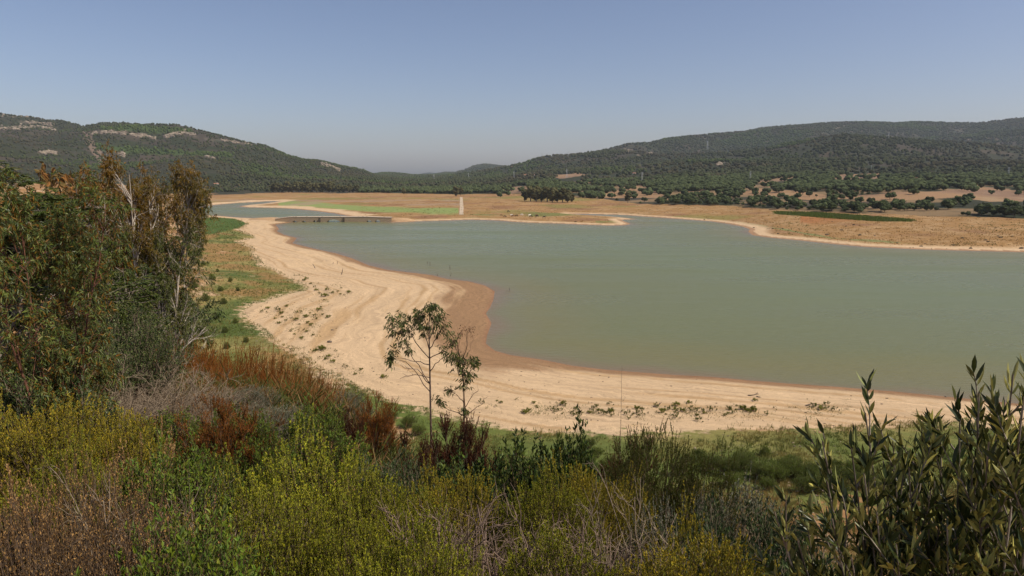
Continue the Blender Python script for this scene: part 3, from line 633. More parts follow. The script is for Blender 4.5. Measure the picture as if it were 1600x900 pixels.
dome('straw', 'withered_shrub', M['straw'], M['twig_brown'], w=1.1, h=1.2, ntw=500, twl=(.12, .22), leaves=26, LL=.02, LW=.009, tint=[(1, 1, 1), (.7, .6, .5), (1.2, 1.1, 1)], tipt=(1, 1, 1), lump=.7)
def leafy(key, name, mat, wmat, n=40, h=(1.1, 1.7), lean=.7, nk=6, leaves=12, LL=.055, LW=.022, kind='lance', tint=GT, twig=(.2, .4), up=.25, rad=.25, k1=(5, .3, .7)):
    s0 = shrub_base(n, rad, lean, *h); s1 = kids(s0, k1[0], .25, 1, 20, 50, k1[1], k1[2], 5, .14, (0, 0, .1)); tw = kids(s1, nk, .2, 1, 20, 50, *twig, K=4, wig=.1, trop=(0, 0, .12), shrink=.3)
    wood = [tubes(s0, .016, .006, 4), tubes(s1, .007, .003, 3), tubes(tw, .003, .0015, 3)]
    lv = [put_leaves(tw, leaves, .1, 1.05, LL, LW, (30, 65), kind, tint=tint, up=up)]
    return plant(key, name, wood, lv, wmat, mat)
dome('leafy', 'leafy_shrub', M['green'], M['twig_brown'], w=1.6, h=1.5, ntw=1300, twl=(.12, .24), leaves=12, LL=.040, LW=.017, kind='lance', ang=(30, 65), lump=.6, tipt=(1.3, 1.25, 1), lv_up=.3)
dome('broadleaf', 'broadleaf_shrub', M['gloss'], M['twig_brown'], w=1.5, h=1.6, ntw=700, twl=(.14, .28), leaves=11, LL=.080, LW=.030, kind='lance', ang=(30, 65), lump=.7, tint=[(1, 1, 1), (1.8, 1.6, 1.0), (1.2, 1.2, 1), (.8, .9, 1), (2.6, 2.3, 1.4)], tipt=(1.2, 1.2, 1), lv_up=.4, up=1.1)
leafy('lentisk', 'mastic_shrub', M['gloss'], M['twig_grey'], n=46, h=(1.0, 1.6), lean=1.0, LL=.04, LW=.02, leaves=13, kind='dia', tint=[(1, 1, 1), (1.5, 1.4, 1.1), (2.3, 2.2, 1.7), (.8, .9, 1)])
leafy('darkbush', 'evergreen_shrub', M['gloss'], M['twig_grey'], n=40, h=(.8, 1.3), lean=.8, LL=.05, LW=.015, leaves=16, kind='dia', up=.5, tint=[(1, 1, 1), (1.3, 1.3, 1.2), (.7, .8, .9)])
def bare(key, name, wmat, n=60, h=(.9, 1.5), lean=1.0, k=(5, 6), wig=.22):
    s0 = shrub_base(n, .3, lean, *h, K=7, wig=wig, trop=(0, 0, 0)); s1 = kids(s0, k[0], .2, 1, 20, 60, .3, .7, 6, wig, (0, 0, .03)); s2 = kids(s1, k[1], .2, 1, 20, 60, .1, .35, 5, wig, (0, 0, .03))
    return plant(key, name, [tubes(s0, .011, .004, 4), tubes(s1, .005, .002, 3), tubes(s2, .0026, .0012, 3)], None, wmat, None, wd='branches')
bare('bare', 'bare_shrub', M['twig_grey'], n=70, lean=.8)
M['twig_dead'] = barkmat('dead_brown_twigs', (.12, .08, .055), (.27, .19, .14), 20)
bare('bare_brown', 'bare_shrub', M['twig_dead'], n=70, h=(.9, 1.3), lean=.6)
def broom(key, name, mat, n=420, h=(.8, 1.5)):
    s0 = shrub_base(n, .55, .75, *h, K=6, wig=.07, trop=(0, 0, .02)); s1 = kids(s0, 5, .35, 1, 8, 25, .2, .45, 4, .08, (0, 0, .05))
    v1, f1 = tubes(s0, .005, .0025, 3); v2, f2 = tubes(s1, .0035, .0015, 3)
    c1 = np.repeat(.6 + .8 * rng.random((n, 1)) * np.ones(3), 18, 0); c2 = np.repeat(.7 + .9 * rng.random((len(s1), 1)) * np.array([1, .95, .8]), 12, 0)
    lv = [(v1, f1, c1), (v2, f2, c2), put_leaves(s1, 6, .2, 1, .03, .008, (10, 40), tint=[(1, 1, 1), (1.4, 1.2, 1), (.8, 1.1, .7)])]
    return plant(key, name, [tubes(s0[:20], .012, .004, 4)], lv, M['twig_brown'], mat)
broom('broom', 'dry_broom', M['broom'])

# ================================================================== foreground shrubs
L_ = [ # kind, u, vtop, r, width px, label
 ('heath', 485, 685, 6.2, 300, 'large yellow-green heath shrub filling the lower middle left of the foreground'),
 ('heath', 395, 745, 4.9, 260, 'yellow-green heath shrub at the foot of the large one, nearer the camera'),
 ('heath', 600, 735, 5.6, 230, 'yellow-green heath shrub between the large heath and the bare brown twigs'),
 ('heath_gold', 690, 745, 6.0, 170, 'golden-olive heath shrub below the slender gum sapling'),
 ('heath', 640, 815, 3.9, 190, 'low yellow-green heath shrub at the bottom edge left of the dead twigs'),
 ('heath', 855, 735, 5.9, 190, 'upright green heath shrub right of the bare brown twigs'),
 ('heath_gold', 925, 730, 6.6, 120, 'golden tipped heath shrub left of the dark tree heath'),
 ('heath', 880, 815, 4.0, 220, 'bright green heath shrub at the bottom edge below the golden tipped one'),
 ('heath_gold', 1075, 835, 3.9, 150, 'small pale yellow-green heath shrub at the bottom edge below the dark tree heath'),
 ('heath_gold', 45, 640, 8.5, 230, 'yellow-green heath shrub under the red-stemmed gum tree at the left edge'),
 ('heath_gold', 160, 655, 8.2, 170, 'yellow-green heath shrub right of the one at the left edge'),
 ('heath', 90, 700, 7.0, 230, 'yellow-green heath shrub fading to brown above the withered shrubs'),
 ('straw', 200, 685, 7.4, 80, 'pale golden withered shrub tips above the brown shrubs on the left'),
 ('straw', 5, 722, 6.0, 90, 'pale golden withered shrub cut by the left edge'),
 ('drybrown', 120, 735, 6.0, 240, 'large brown withered shrub with pale seed heads in the lower left'),
 ('drybrown', 30, 790, 4.6, 240, 'brown withered shrub in the bottom left corner'),
 ('drybrown', 190, 800, 4.4, 230, 'brown withered shrub with pale tips at the bottom, second from the left corner'),
 ('leafy', 275, 705, 6.6, 150, 'fresh green leafy shrub below the rusty red shrub'),
 ('leafy', 300, 790, 4.5, 200, 'fresh green leafy shrub at the bottom left between brown and yellow-green shrubs'),
 ('leafy', 190, 668, 9.0, 120, 'green leafy shrub behind the pale golden tips'),
 ('leafy', 235, 850, 3.7, 170, 'low green leafy shrub at the bottom edge on the left'),
 ('leafy', 325, 690, 7.6, 120, 'fresh green leafy shrub right below the rusty red shrub'),
 ('leafy', 400, 668, 9.2, 100, 'green leafy shrub right of the rusty red shrub, under the grey-green sprays'),
 ('leafy', 270, 640, 10.5, 100, 'green leafy shrub between the bare grey twigs and the rusty red shrub'),
 ('leafy', 365, 640, 10.2, 110, 'green leafy shrub directly behind the rusty red shrub'),
 ('greygreen', 420, 628, 11.6, 80, 'small grey-green shrub at the front edge of the orange broom'),
 ('rust', 340, 622, 9.4, 115, 'rusty red heath shrub left of the leafy green shrubs'),
 ('rust', 232, 660, 10.5, 60, 'small reddish shrub left of the large rusty one'),
 ('rust', 588, 618, 13.0, 62, 'upright rust-orange heath shrub beside the slender gum sapling'),
 ('darkrust', 552, 642, 12.5, 50, 'dark brown heath shrub just left of the rust-orange one'),
 ('darkrust', 702, 645, 10.5, 55, 'dark red-brown upright shrub in front of the slender gum sapling'),
 ('darkrust', 735, 642, 10.7, 50, 'dark red-brown upright shrub under the smaller gum sapling'),
 ('darkrust', 665, 668, 10.2, 60, 'low dark red-brown shrub at the foot of the slender gum trunk'),
 ('darkrust', 975, 680, 9.5, 70, 'dark brown shrub on the left flank of the dark tree heath'),
 ('leafy', 500, 628, 10.0, 120, 'green leafy shrub with round leaves left of the rust-orange heath'),
 ('greygreen', 455, 640, 11.0, 90, 'pale grey-green shrub between the orange broom and the green leafy shrub'),
 ('greygreen', 385, 605, 13.0, 80, 'grey-green shrub with upright sprays in front of the orange broom'),
 ('greygreen', 540, 610, 15.0, 80, 'pale grey-green shrub at the right end of the orange broom'),
 ('darkbush', 620, 712, 9.0, 130, 'dark evergreen shrub with narrow leaves below the rust-orange heath'),
 ('broadleaf', 690, 718, 8.4, 130, 'broad-leaved dark shrub under the slender gum sapling'),
 ('broadleaf', 775, 690, 8.8, 150, 'broad-leaved dark shrub right of the dark red-brown shrubs'),
 ('broadleaf', 840, 690, 8.2, 120, 'broad-leaved dark shrub in the middle of the foreground'),
 ('broadleaf', 890, 668, 9.4, 70, 'tall broad-leaved shrub with bluish tips left of the dark tree heath'),
 ('broadleaf', 740, 745, 6.8, 130, 'broad-leaved dark shrub just above the bare brown twigs'),
 ('dark_heath', 1035, 662, 8.6, 165, 'tall dark green tree heath standing out against the sandy shore'),
 ('dark_heath', 1100, 700, 8.9, 110, 'smaller dark green tree heath leaning right of the tall one'),
 ('dark_heath', 985, 715, 8.0, 110, 'dark green tree heath left of the tall one'),
 ('heath', 560, 800, 4.7, 230, 'yellow-green heath shrub at the bottom edge in front of the large one'),
 ('bare_brown', 760, 785, 4.6, 180, 'bare tangled brown shrub at the bottom centre'),
 ('bare', 150, 770, 5.2, 120, 'thin pale dead stems rising out of the brown withered shrubs'),
 ('bare', 270, 765, 5.4, 110, 'thin pale dead stems between the brown shrubs and the fresh green ones'),
 ('bare', 1000, 775, 4.8, 150, 'bare grey twiggy shrub below the dark tree heath'),
 ('bare_brown', 955, 845, 3.9, 140, 'low bare brown shrub at the bottom edge under the grey twiggy one'),
 ('bare', 150, 580, 11.0, 190, 'bare grey twiggy shrub at the foot of the left gum trees'),
 ('bare', 245, 572, 12.0, 170, 'bare grey twiggy shrub right of the mastic shrub'),
 ('bare', 85, 615, 9.8, 150, 'bare grey twiggy shrub behind the yellow-green heath at the left edge'),
 ('bare', 310, 590, 12.0, 140, 'bare grey twiggy shrub left of the orange broom'),
 ('greygreen', 1095, 765, 8.2, 120, 'rounded grey-green shrub right of the dark tree heath'),
 ('greygreen', 1150, 752, 9.4, 85, 'dense blue-green rounded shrub beside the tawny grass slope'),
 ('greygreen', 1060, 800, 6.0, 110, 'pale grey-green shrub in front of the rounded ones'),
 ('darkbush', 1165, 800, 7.0, 130, 'dark glossy evergreen shrub below the rounded grey-green shrubs'),
 ('darkbush', 1140, 845, 4.9, 150, 'dark glossy evergreen shrub at the bottom edge right of centre'),
 ('darkbush', 1240, 862, 4.4, 170, 'low dark glossy evergreen shrub under the olive branches'),
 ('lentisk', 170, 468, 13.5, 130, 'dense dark mastic shrub between the two gum trees on the left'),
 ('lentisk', 215, 500, 13.0, 100, 'dense dark mastic shrub beneath the pale-trunked gum tree'),
 ('lentisk', 110, 500, 12.5, 100, 'dense dark mastic shrub behind the red-stemmed gum tree'),
 ('lentisk', 20, 560, 10.0, 110, 'dense dark mastic shrub low at the left edge behind the red-stemmed gum tree'),
]
for k, u_, v_, r_, w_, lab in L_:
    cat = 'shrub' ; put(k, u_, v_, r_, w_ * 1.15, lab, cat)
BL = ['leftmost orange-brown broom bush, behind the pale bare branches', 'orange-brown broom bush at the back of the thicket beside the leaning sapling', 'tall orange-brown broom bush under the leaning broken sapling', 'orange-brown broom bush in the middle of the back row of broom', 'orange-brown broom bush on the crest of the thicket above the shore',
 'orange-brown broom bush near the right end of the thicket', 'rightmost broom bush, low and greenish brown beside the grass bank', 'dark orange broom bush in front, behind the bare grey twigs', 'dark orange broom bush in front, behind the grey-green sprays', 'dark orange broom bush above the rusty red shrub', 'orange-brown broom bush above the small grey-green shrub', 'low dark orange broom bush just right of the rusty red shrub', 'low orange-brown broom bush behind the bare twigs, left of the others in front', 'low broom bush at the right foot of the thicket near the green leafy shrub']
for j, (u_, v_, r_, w_) in enumerate([(262,530,20,90),(300,545,19,90),(345,535,21,100),(395,548,20,100),(440,565,21,90),(480,585,20,80),(515,605,19,70),(330,575,16,100),(420,590,16,100),(360,612,13.5,110),(450,622,14.5,100),(405,648,12,100),(290,602,14,90),(478,640,14,80)]):
    put('broom', u_, v_, r_, w_, BL[j], 'shrub', 'orange dry broom bushes on the slope')

# ------------------------------------------------------------------ gum saplings with hanging leaves, traced branch by branch with their own depth
def gum(name, label, r0, trunk, tr, branches, tufts, wmat, lmat, LL=.11, LW=.022, tint=GT, depth=.5, nper=60, wind=(-.25, 0, 0)):
    u0 = trunk[0][0]; base = at_dist(np.array([trunk[0][0]]), np.array([trunk[0][1]]), r0)[0]
    zg = float(ground(base[0], base[1])[0]); root = empty(name, (base[0], base[1], zg)); O = np.array([base[0], base[1], zg])
    W = lambda u_, v_, dr: at_dist(np.array([float(u_)]), np.array([float(v_)]), r0 + dr)[0] - O
    def line(pp, dr0, dr1, K):
        q_ = np.array([W(a, b_, dr0 + (dr1 - dr0) * i / (len(pp) - 1)) for i, (a, b_) in enumerate(pp)])
        tt = np.linspace(0, len(pp) - 1, K); return np.stack([np.interp(tt, range(len(pp)), q_[:, k]) for k in range(3)], 1)
    tk = line(trunk, 0, 0, 14); tk = np.concatenate([[[0, 0, -.2]], tk]); 
    wood = [tubes(tk[None], tr, tr * .3, 7)]; bl = []; lv = []
    for pp in branches:
        d1 = random.uniform(-depth, depth); b_ = line(pp, 0, d1, 7); b_[1:-1] += rng.normal(size=(5, 3)) * .012 * r0 / 10; wood.append(tubes(b_[None], tr * .38, tr * .1, 5)); bl.append(b_)
    bl = np.array(bl); tw = kids(bl, 5, .3, 1, 20, 60, .15, .4, 4, .15, (0, 0, .05)); wood.append(tubes(tw, tr * .09, tr * .04, 3))
    cl = []
    for (cu, cv, ru, rv, n_) in tufts:
        for i in range(n_):
            a, q_ = random.uniform(0, 6.28), math.sqrt(random.random()); s_ = W(cu + math.cos(a) * ru * q_, cv + math.sin(a) * rv * q_, random.gauss(0, 1) * ru / F * r0 * .8); cl.append(s_)
    cl = np.array(cl); ends = bl[:, -1]
    # short twigs carry the tufts, each running from the nearest branch point
    allp = np.concatenate([bl.reshape(-1, 3), tk[6:]]); near_ = allp[np.argmin(((cl[:, None] - allp[None]) ** 2).sum(-1), 1)]
    st = grow(cl - norm(cl - near_ + 1e-6) * .16, norm(cl - near_ + [0, 0, .02]), .2, 4, .2); wood.append(tubes(np.stack([near_, (near_ + st[:, 0]) / 2 + [0, 0, .02], st[:, 0], st[:, 1], st[:, 3]], 1), tr * .06, tr * .03, 3))
    lv.append(put_leaves(st, nper, 0, 1.1, LL, LW, (25, 80), 'lance', tint=tint, droop=1.1, jit=.03))
    v_, f_ = join(wood); build('trunk', v_, f_, wmat, root, smooth=True); v2, f2, c2 = joinc(lv); build('crown', v2, f2, lmat, root, colr=c2)
    tag(root, label, 'tree'); return root
DG = [(.8, .85, .95), (1.1, 1.1, 1.2), (1.6, 1.55, 1.6), (.5, .55, .6)]
gum('gum_sapling', 'slender gum sapling with hanging leaves standing alone against the sand', 17.0,
    [(676, 800), (675, 740), (673, 660), (672, 600), (671, 550), (670, 510), (672, 480)], .036,
    [[(672,600),(655,570),(637,548),(628,522)],[(671,560),(650,535),(632,515),(620,502)],[(671,548),(664,520),(655,500),(652,490)],[(671,545),(683,528),(693,512)],[(672,612),(655,590),(635,566),(612,560)],
     [(672,570),(655,565),(635,562),(618,560)],[(672,590),(650,578),(625,570)],[(672,600),(660,588),(640,585),(625,592)],[(671,530),(680,505),(690,490)],[(671,520),(664,498),(660,484)],[(672,580),(684,565),(695,558)],[(671,560),(690,548),(706,540)]],
    [(655,488,10,9,14),(675,482,13,9,22),(690,500,12,14,16),(668,505,14,12,14),(645,503,14,14,16),(622,500,14,12,14),(612,515,8,12,10),(628,528,12,14,14),(613,546,8,10,8),(609,564,5,9,9),(640,548,5,7,5),(686,520,12,6,7),(707,527,10,10,11),(693,540,6,7,4),(632,492,10,6,6),(663,520,14,8,5)],
    M['bark_dark'], M['euc'], LL=.12, LW=.028, tint=DG, depth=.4, nper=11)
gum('gum_sapling', 'smaller gum sapling right of the slender one, above the dark red-brown shrub', 15.5,
    [(727, 790), (727, 720), (725, 660), (725, 620), (724, 590), (722, 560)], .030,
    [[(725,640),(735,620),(748,608)],[(725,630),(715,618),(705,612)],[(725,600),(732,585),(740,570)],[(724,590),(715,570),(705,560)],[(723,570),(728,560),(742,562)],[(725,650),(700,640),(688,628)],[(725,655),(738,640),(752,630),(762,620)],
     [(722,565),(712,545),(706,530)],[(722,565),(716,545),(718,520),(724,512)],[(722,562),(730,540),(732,518),(738,512)]],
    [(700,556,9,9,9),(718,562,12,9,16),(735,562,10,7,10),(722,578,10,8,10),(738,588,6,6,6),(720,602,6,7,6),(702,606,5,5,5),(733,600,5,5,4),(725,640,6,6,7),(688,627,7,8,9),(745,566,6,5,5)],
    M['twig_brown'], M['euc'], LL=.105, LW=.026, tint=DG + [(1.3, 1.1, .8)], depth=.35, nper=11)
gum('gum_sapling', 'thin reddish gum shoot with sparse leaves rising behind the smaller gum sapling', 17.5,
    [(733, 780), (732, 700), (724, 600), (716, 545), (722, 512)], .012,
    [[(722,560),(728,535),(735,515)],[(720,550),(716,530),(726,512)],[(722,570),(735,545),(740,525)]],
    [(728,514,12,7,7),(740,520,8,8,4),(718,522,8,6,4)], M['twig_red'], M['darkrust'], LL=.06, LW=.02, tint=[(1, 1, 1), (1.6, 1.6, 1.2)], depth=.2, nper=4)
# leaning broken sapling left of the orange broom
gum('gum_sapling', 'leaning broken sapling with pale bare branches left of the shore', 19.0,
    [(275, 560), (285, 545), (300, 532), (325, 515)], .03,
    [[(290,538),(302,520),(308,500)],[(300,532),(298,510),(310,490)],[(310,525),(328,500),(340,492)],[(308,500),(300,492),(296,498)],[(300,532),(330,525),(345,520)]],
    [(318,480,10,8,12),(335,474,9,8,12),(343,492,8,8,10),(305,495,8,6,6),(325,497,9,7,8),(300,470,8,6,5)], M['bark_pale'], M['gloss'], LL=.08, LW=.03, tint=[(1, 1, 1), (1.5, 1.4, 1.2)], depth=.4, nper=8)

# ------------------------------------------------------------------ larger gum trees on the left
def gumtree(key, name, h, spread, nb, leaves, LL, LW, wmat, lmat, tint, tr=.1, ntr=2, b0=.12, up=.5, tiptint=None, droop=.9, k=(5, 7), topfrac=1.0, curl=.25, kind='lance'):
    P = np.zeros((ntr, 3)); P[:, 0] = rng.normal(size=ntr) * .12; P[:, 2] = -.3; D = np.zeros((ntr, 3)); D[:, 2] = 1; D[:, :2] = rng.normal(size=(ntr, 2)) * (.0 if ntr == 1 else .14)
    tk = grow(P, D, h * (.82 + .18 * rng.random(ntr)) , 16, .06, (0, 0, .05))
    s1 = kids(tk, nb, b0, .98, 30, 62, spread * .6, spread * 1.15, 8, .12, (0, 0, .05), shrink=.45)
    s2 = kids(s1, k[0], .25, 1, 20, 55, spread * .22, spread * .5, 6, .14, (0, 0, .03), shrink=.4)
    s3 = kids(s2, k[1], .2, 1, 20, 60, spread * .08, spread * .2, 4, .15, (0, 0, -.02), shrink=.2)
    wood = [tubes(tk, tr, tr * .18, 8), tubes(s1, tr * .3, tr * .07, 5), tubes(s2, tr * .1, tr * .035, 4), tubes(s3, tr * .035, tr * .015, 3)]
    lv = put_leaves(s3, leaves, .2, 1.05, LL, LW, (25, 75), kind, tint=tint, droop=droop, curl=curl)
    if tiptint is not None:
        z = lv[0][:, 2]; f_ = sstep(h * .5, h * .95, z + (fbm(lv[0][:, 0] + 50, z + 50, h * .12, 2) - .5) * h * .9)[:, None]; lv = (lv[0], lv[1], lv[2] * (1 - f_) + lv[2] * np.array(tiptint) * f_)
    root = plant(key, name, wood, [lv], wmat, lmat, 'crown', 'trunk'); return root
gumtree('gum_close', 'gum_tree', 4.6, 1.15, 26, 8, .105, .022, M['twig_red'], M['eucfresh'], [(1, 1, 1), (.7, .8, .8), (1.3, 1.25, 1), (1.6, .75, .4), (1.8, .7, .35), (.4, .45, .5), (1.5, 1.5, 1.2), (.6, .7, .7), (1, 1, .9)], tr=.036, ntr=3, b0=.08, droop=.7, k=(5, 6))
gumtree('gum_mid', 'gum_tree', 12, 2.8, 30, 12, .15, .034, M['bark_pale'], M['euc'], [(1, 1, 1), (.7, .75, .8), (1.3, 1.2, 1), (1.5, 1.4, 1.2)], tr=.13, ntr=3, b0=.15, tiptint=(1.7, .85, .45), k=(6, 7))
gumtree('gum_dark', 'gum_tree', 9, 2.6, 24, 11, .17, .05, M['bark_grey'], M['euc'], [(.8, .9, .8), (.6, .7, .6), (1.1, 1.05, .8)], tr=.10, ntr=2, b0=.12, k=(5, 6))
gumtree('gum_brown', 'gum_tree', 8, 2.8, 18, 9, .24, .09, M['bark_grey'], M['drybrown'], [(.8, .8, .7), (.6, .7, .6), (1.0, .8, .6)], tr=.10, ntr=2, b0=.1, k=(5, 5))
TR = [('gum_close', 40, 243, 9.9, 170, 'gum tree with red stems and large fresh leaves at the left edge'),
 ('gum_dark', -60, 262, 14, 300, 'dark gum tree cut by the left edge behind the red-stemmed one'),
 ('gum_close', 104, 320, 11.0, 90, 'younger red-stemmed gum tree right of the tallest one at the left edge'),
 ('gum_mid', 222, 246, 27, 150, 'tall gum tree with pale trunks and rust-tinted crown'),
 ('gum_mid', 180, 275, 31, 80, 'pale-trunked gum tree behind the left side of the tall one'),
 ('gum_mid', 262, 276, 30, 85, 'thinner pale-trunked gum tree on the right flank of the tall one'),
 ('gum_dark', 205, 385, 22, 130, 'low dark gum tree in front of the tall pale-trunked one'),
 ('gum_dark', 5, 276, 42, 90, 'dark tree on the slope behind the left edge'),
 ('gum_dark', 60, 280, 52, 80, 'dark tree on the slope behind the red-stemmed gum tree'),
 ('gum_dark', 92, 284, 66, 70, 'small dark tree on the slope right of the red-stemmed gum tree'),
 ('gum_dark', 150, 292, 88, 60, 'small dark tree on the slope between the brown-leaved trees'),
 ('gum_dark', 190, 300, 95, 60, 'low dark tree on the slope left of the tall gum tree'),
 ('gum_brown', 100, 272, 38, 90, 'brown-tinted gum tree behind the younger red-stemmed one'),
 ('gum_brown', 180, 292, 46, 80, 'brown-leaved tree touching the left side of the tall gum tree'),
 ('gum_brown', 135, 280, 60, 75, 'brown-leaved tree on the slope seen between the gum trees'),
 ('gum_brown', 165, 290, 75, 60, 'smaller brown-leaved tree on the slope left of the tall gum tree')]
for k, u_, v_, r_, w_, lab in TR: put(k, u_, v_, r_, w_, lab, 'tree')

# ------------------------------------------------------------------ wild olive at the lower right, close to the camera
def olive():
    b_ = at_dist(np.array([1560.]), np.array([900.]), 2.5)[0]; zg = float(ground(b_[0], b_[1])[0]); O = np.array([b_[0], b_[1], zg]); root = empty('olive_tree', tuple(O))
    W = lambda u_, v_, r_: at_dist(np.array([float(u_)]), np.array([float(v_)]), r_)[0] - O
    ends = [(1583,585,2.1),(1560,630,2.3),(1600,620,2.5),(1530,612,2.2),(1500,655,2.3),(1640,600,2.4),(1470,690,2.4),(1440,660,2.6),(1352,645,2.2),(1395,690,2.3),(1330,700,2.1),(1285,690,2.0),(1292,752,1.9),(1350,740,2.0),
            (1420,730,2.1),(1210,800,1.75),(1245,840,1.8),(1300,810,1.8),(1370,800,1.9),(1450,770,2.1),(1520,720,2.2),(1580,680,2.2),(1640,650,2.3),(1400,850,1.9),(1330,870,1.8),(1480,820,2.0),(1550,780,2.1),(1620,740,2.2),(1260,890,1.8),(1700,620,2.5),(1720,700,2.4),(1660,800,2.2),(1590,860,2.1),(1490,880,2.0),(1410,770,2.4),(1560,650,2.6),(1610,605,2.3),(1545,690,2.0),(1500,700,2.5),(1460,740,2.6),(1520,800,2.6),(1590,760,2.7),(1600,620,2.0),(1380,720,2.5),(1440,820,2.5),(1360,830,2.2),(1580,820,2.5),(1500,850,2.6),(1630,700,1.9),(1570,625,2.6)]
    bl = []
    for (u_, v_, r_) in ends:
        e_ = W(u_, v_, r_); s_ = np.array([random.gauss(0, .03), random.gauss(0, .03), -.15 + random.random() * .35]); m_ = (s_ + e_) / 2 + np.array([.05, .05, -.03])
        t_ = np.linspace(0, 1, 12)[:, None]; bl.append((1 - t_) ** 2 * s_ + 2 * t_ * (1 - t_) * m_ + t_ ** 2 * e_)
    bl = np.array(bl)
    sh = kids(bl, 19, .3, .96, 15, 42, .14, .32, 7, .07, (-.03, 0, .07), shrink=.3)
    tk = tubes(np.array([[[0, 0, -.3], [0.02, 0, 0], [-.01, .01, .12], [0, 0, .25]]]), .05, .035, 8)
    wood = [tk, tubes(bl, .0065, .0020, 6), tubes(sh, .0028, .0012, 4)]
    tips = np.stack([bl[:, 6], bl[:, 7], bl[:, 8], bl[:, 9], bl[:, 10], bl[:, 11]], 1)
    T_ = [(1, 1, 1), (.8, .9, .9), (1.25, 1.2, 1), (1.6, 1.5, 1.2), (.7, .75, .8)]
    lv = [put_leaves(sh, 19, .1, 1.0, .057, .0120, (18, 42), 'lance', tint=T_, up=.15, curl=.08), put_leaves(tips, 58, 0, 1.0, .060, .0115, (18, 42), 'lance', tint=T_, up=.2, curl=.08)]
    v_, f_ = join(wood); build('trunk', v_, f_, M['bark_grey'], root, smooth=True); v2, f2, c2 = joinc(lv); build('crown', v2, f2, M['olive'], root, colr=c2, smooth=True)
    tag(root, 'wild olive with narrow dark leaves, pale beneath, in the lower right corner', 'tree')
olive()
# thin dead stalk standing up in front of the sand
gum('dead_sapling', 'very thin dead stalk with a few broken twigs against the sand and water', 13.0, [(969, 760), (969, 705), (970, 660), (971, 620), (971, 595), (972, 571)], .006,
    [[(970,645),(964,648),(958,650)],[(970,625),(974,618),(977,620)],[(970,630),(974,627),(977,630)],[(971,596),(968,597),(966,595)],[(972,578),(975,577),(976,578)],[(969,660),(975,664),(981,662)]], [(970,640,4,8,2)], M['twig_grey'], M['greygreen'], LL=.03, LW=.01, depth=.1, nper=2)

# ================================================================== undergrowth, grasses
def blades(pos, n, hgt, wid, lean, tints, name, label, spread=.12, mat='grass'):
    k = len(pos); i = np.repeat(np.arange(k), n); m = len(i)
    p = pos[i] + np.concatenate([rng.normal(size=(m, 2)) * (spread * np.asarray(hgt * np.ones(k))[i] / .4)[:, None], np.zeros((m, 1))], 1)
    H = (np.asarray(hgt) * np.ones(k))[i] * (.5 + .8 * rng.random(m)); D = norm(np.concatenate([rng.normal(size=(m, 2)) * lean, np.ones((m, 1))], 1))
    a = rng.random(m) * math.pi; s_ = np.stack([np.cos(a), np.sin(a), np.zeros(m)], 1) * ((np.asarray(wid) * np.ones(k))[i] * .5)[:, None]
    top = p + D * H[:, None]; mid = p + D * H[:, None] * .55 + s_ * .7
    v_ = np.stack([p - s_, p + s_, mid + s_ * .2, top], 1)
    v_[:, :2, 2] -= .05
    c_ = np.repeat(tints[i] * (.7 + .6 * rng.random((m, 1))), 4, 0)
    o = build(name, v_.reshape(-1, 3), np.arange(m * 4).reshape(-1, 4), M[mat], colr=c_); tag(o, label, 'grass', kind='stuff'); return o
def scatter(n, u0, u1, v0, v1, rmin=20):
    """ground points seen through a window of the picture"""
    uu = u0 + (u1 - u0) * rng.random(n); vv = v0 + (v1 - v0) * rng.random(n); p = hit(uu, vv, rmin); k = ~np.isnan(p[:, 0]); return p[k], uu[k], vv[k]
def fields(p): 
    return sdf(p[:, 0], p[:, 1], VEG), -sdf(p[:, 0], p[:, 1], WATER)
GREEN = np.array([.095, .125, .028]); YEL = np.array([.25, .21, .065]); OCH = np.array([.30, .175, .07])
# grass on the low bank in front (right of centre) and along the left shore
p, uu, vv = scatter(38000, 520, 1640, 600, 890, 26); D_, W_ = fields(p); k = D_ > -.3; p, uu, vv, D_ = p[k], uu[k], vv[k], D_[k]
pat = fbm(p[:, 0], p[:, 1], 9, 4); pat2 = fbm(p[:, 0] + 80, p[:, 1], 4, 3); keep = rng.random(len(p)) < np.clip(sstep(.3, .55, pat) * .9 + .12, 0, 1) * np.where(D_ < 12, sstep(.33, .48, pat2), 1); p, pat, pat2, D_, vv, uu = p[keep], pat[keep], pat2[keep], D_[keep], vv[keep], uu[keep]
tt = sstep(.42, .6, pat2)[:, None]; base_ = GREEN * (1 - tt) + YEL * tt; dry_ = (sstep(735, 790, vv) * (uu > 1000) * .75)[:, None]; base_ = base_ * (1 - dry_) + OCH * dry_
blades(p, 7, .22 + .5 * rng.random(len(p)) ** 2, .022 * np.hypot(p[:, 0], p[:, 1]) / 50 + .01, .35, base_, 'shore_grass', 'green and tawny grass tufts on the low bank below the bushes')
p, uu, vv = scatter(22000, 250, 560, 338, 640, 26); D_, W_ = fields(p); k = (D_ > -.5) & (D_ < 90); p, uu, vv, D_ = p[k], uu[k], vv[k], D_[k]
pat = fbm(p[:, 0] + 30, p[:, 1], 16, 4); pat2 = fbm(p[:, 0] + 80, p[:, 1], 6, 3); g_ = sstep(32, 4, D_ + (pat - .5) * 40)[:, None]
base_ = (GREEN * (1 - sstep(.45, .6, pat2)[:, None]) + YEL * sstep(.45, .6, pat2)[:, None]) * g_ + (1 - g_) * (OCH * (1 - .4 * sstep(.4, .6, pat)[:, None]) + GREEN * .4 * sstep(.5, .6, pat2)[:, None])
keep = rng.random(len(p)) < .35 + sstep(.35, .6, pat) * .65; p, base_ = p[keep], base_[keep]; r_ = np.hypot(p[:, 0], p[:, 1])
blades(p, 6, (.25 + .45 * rng.random(len(p)) ** 2) * np.clip(r_ / 160, .8, 1.6), .05 * r_ / 150, .35, base_, 'bank_grass', 'green to tawny grass on the left bank of the lake')
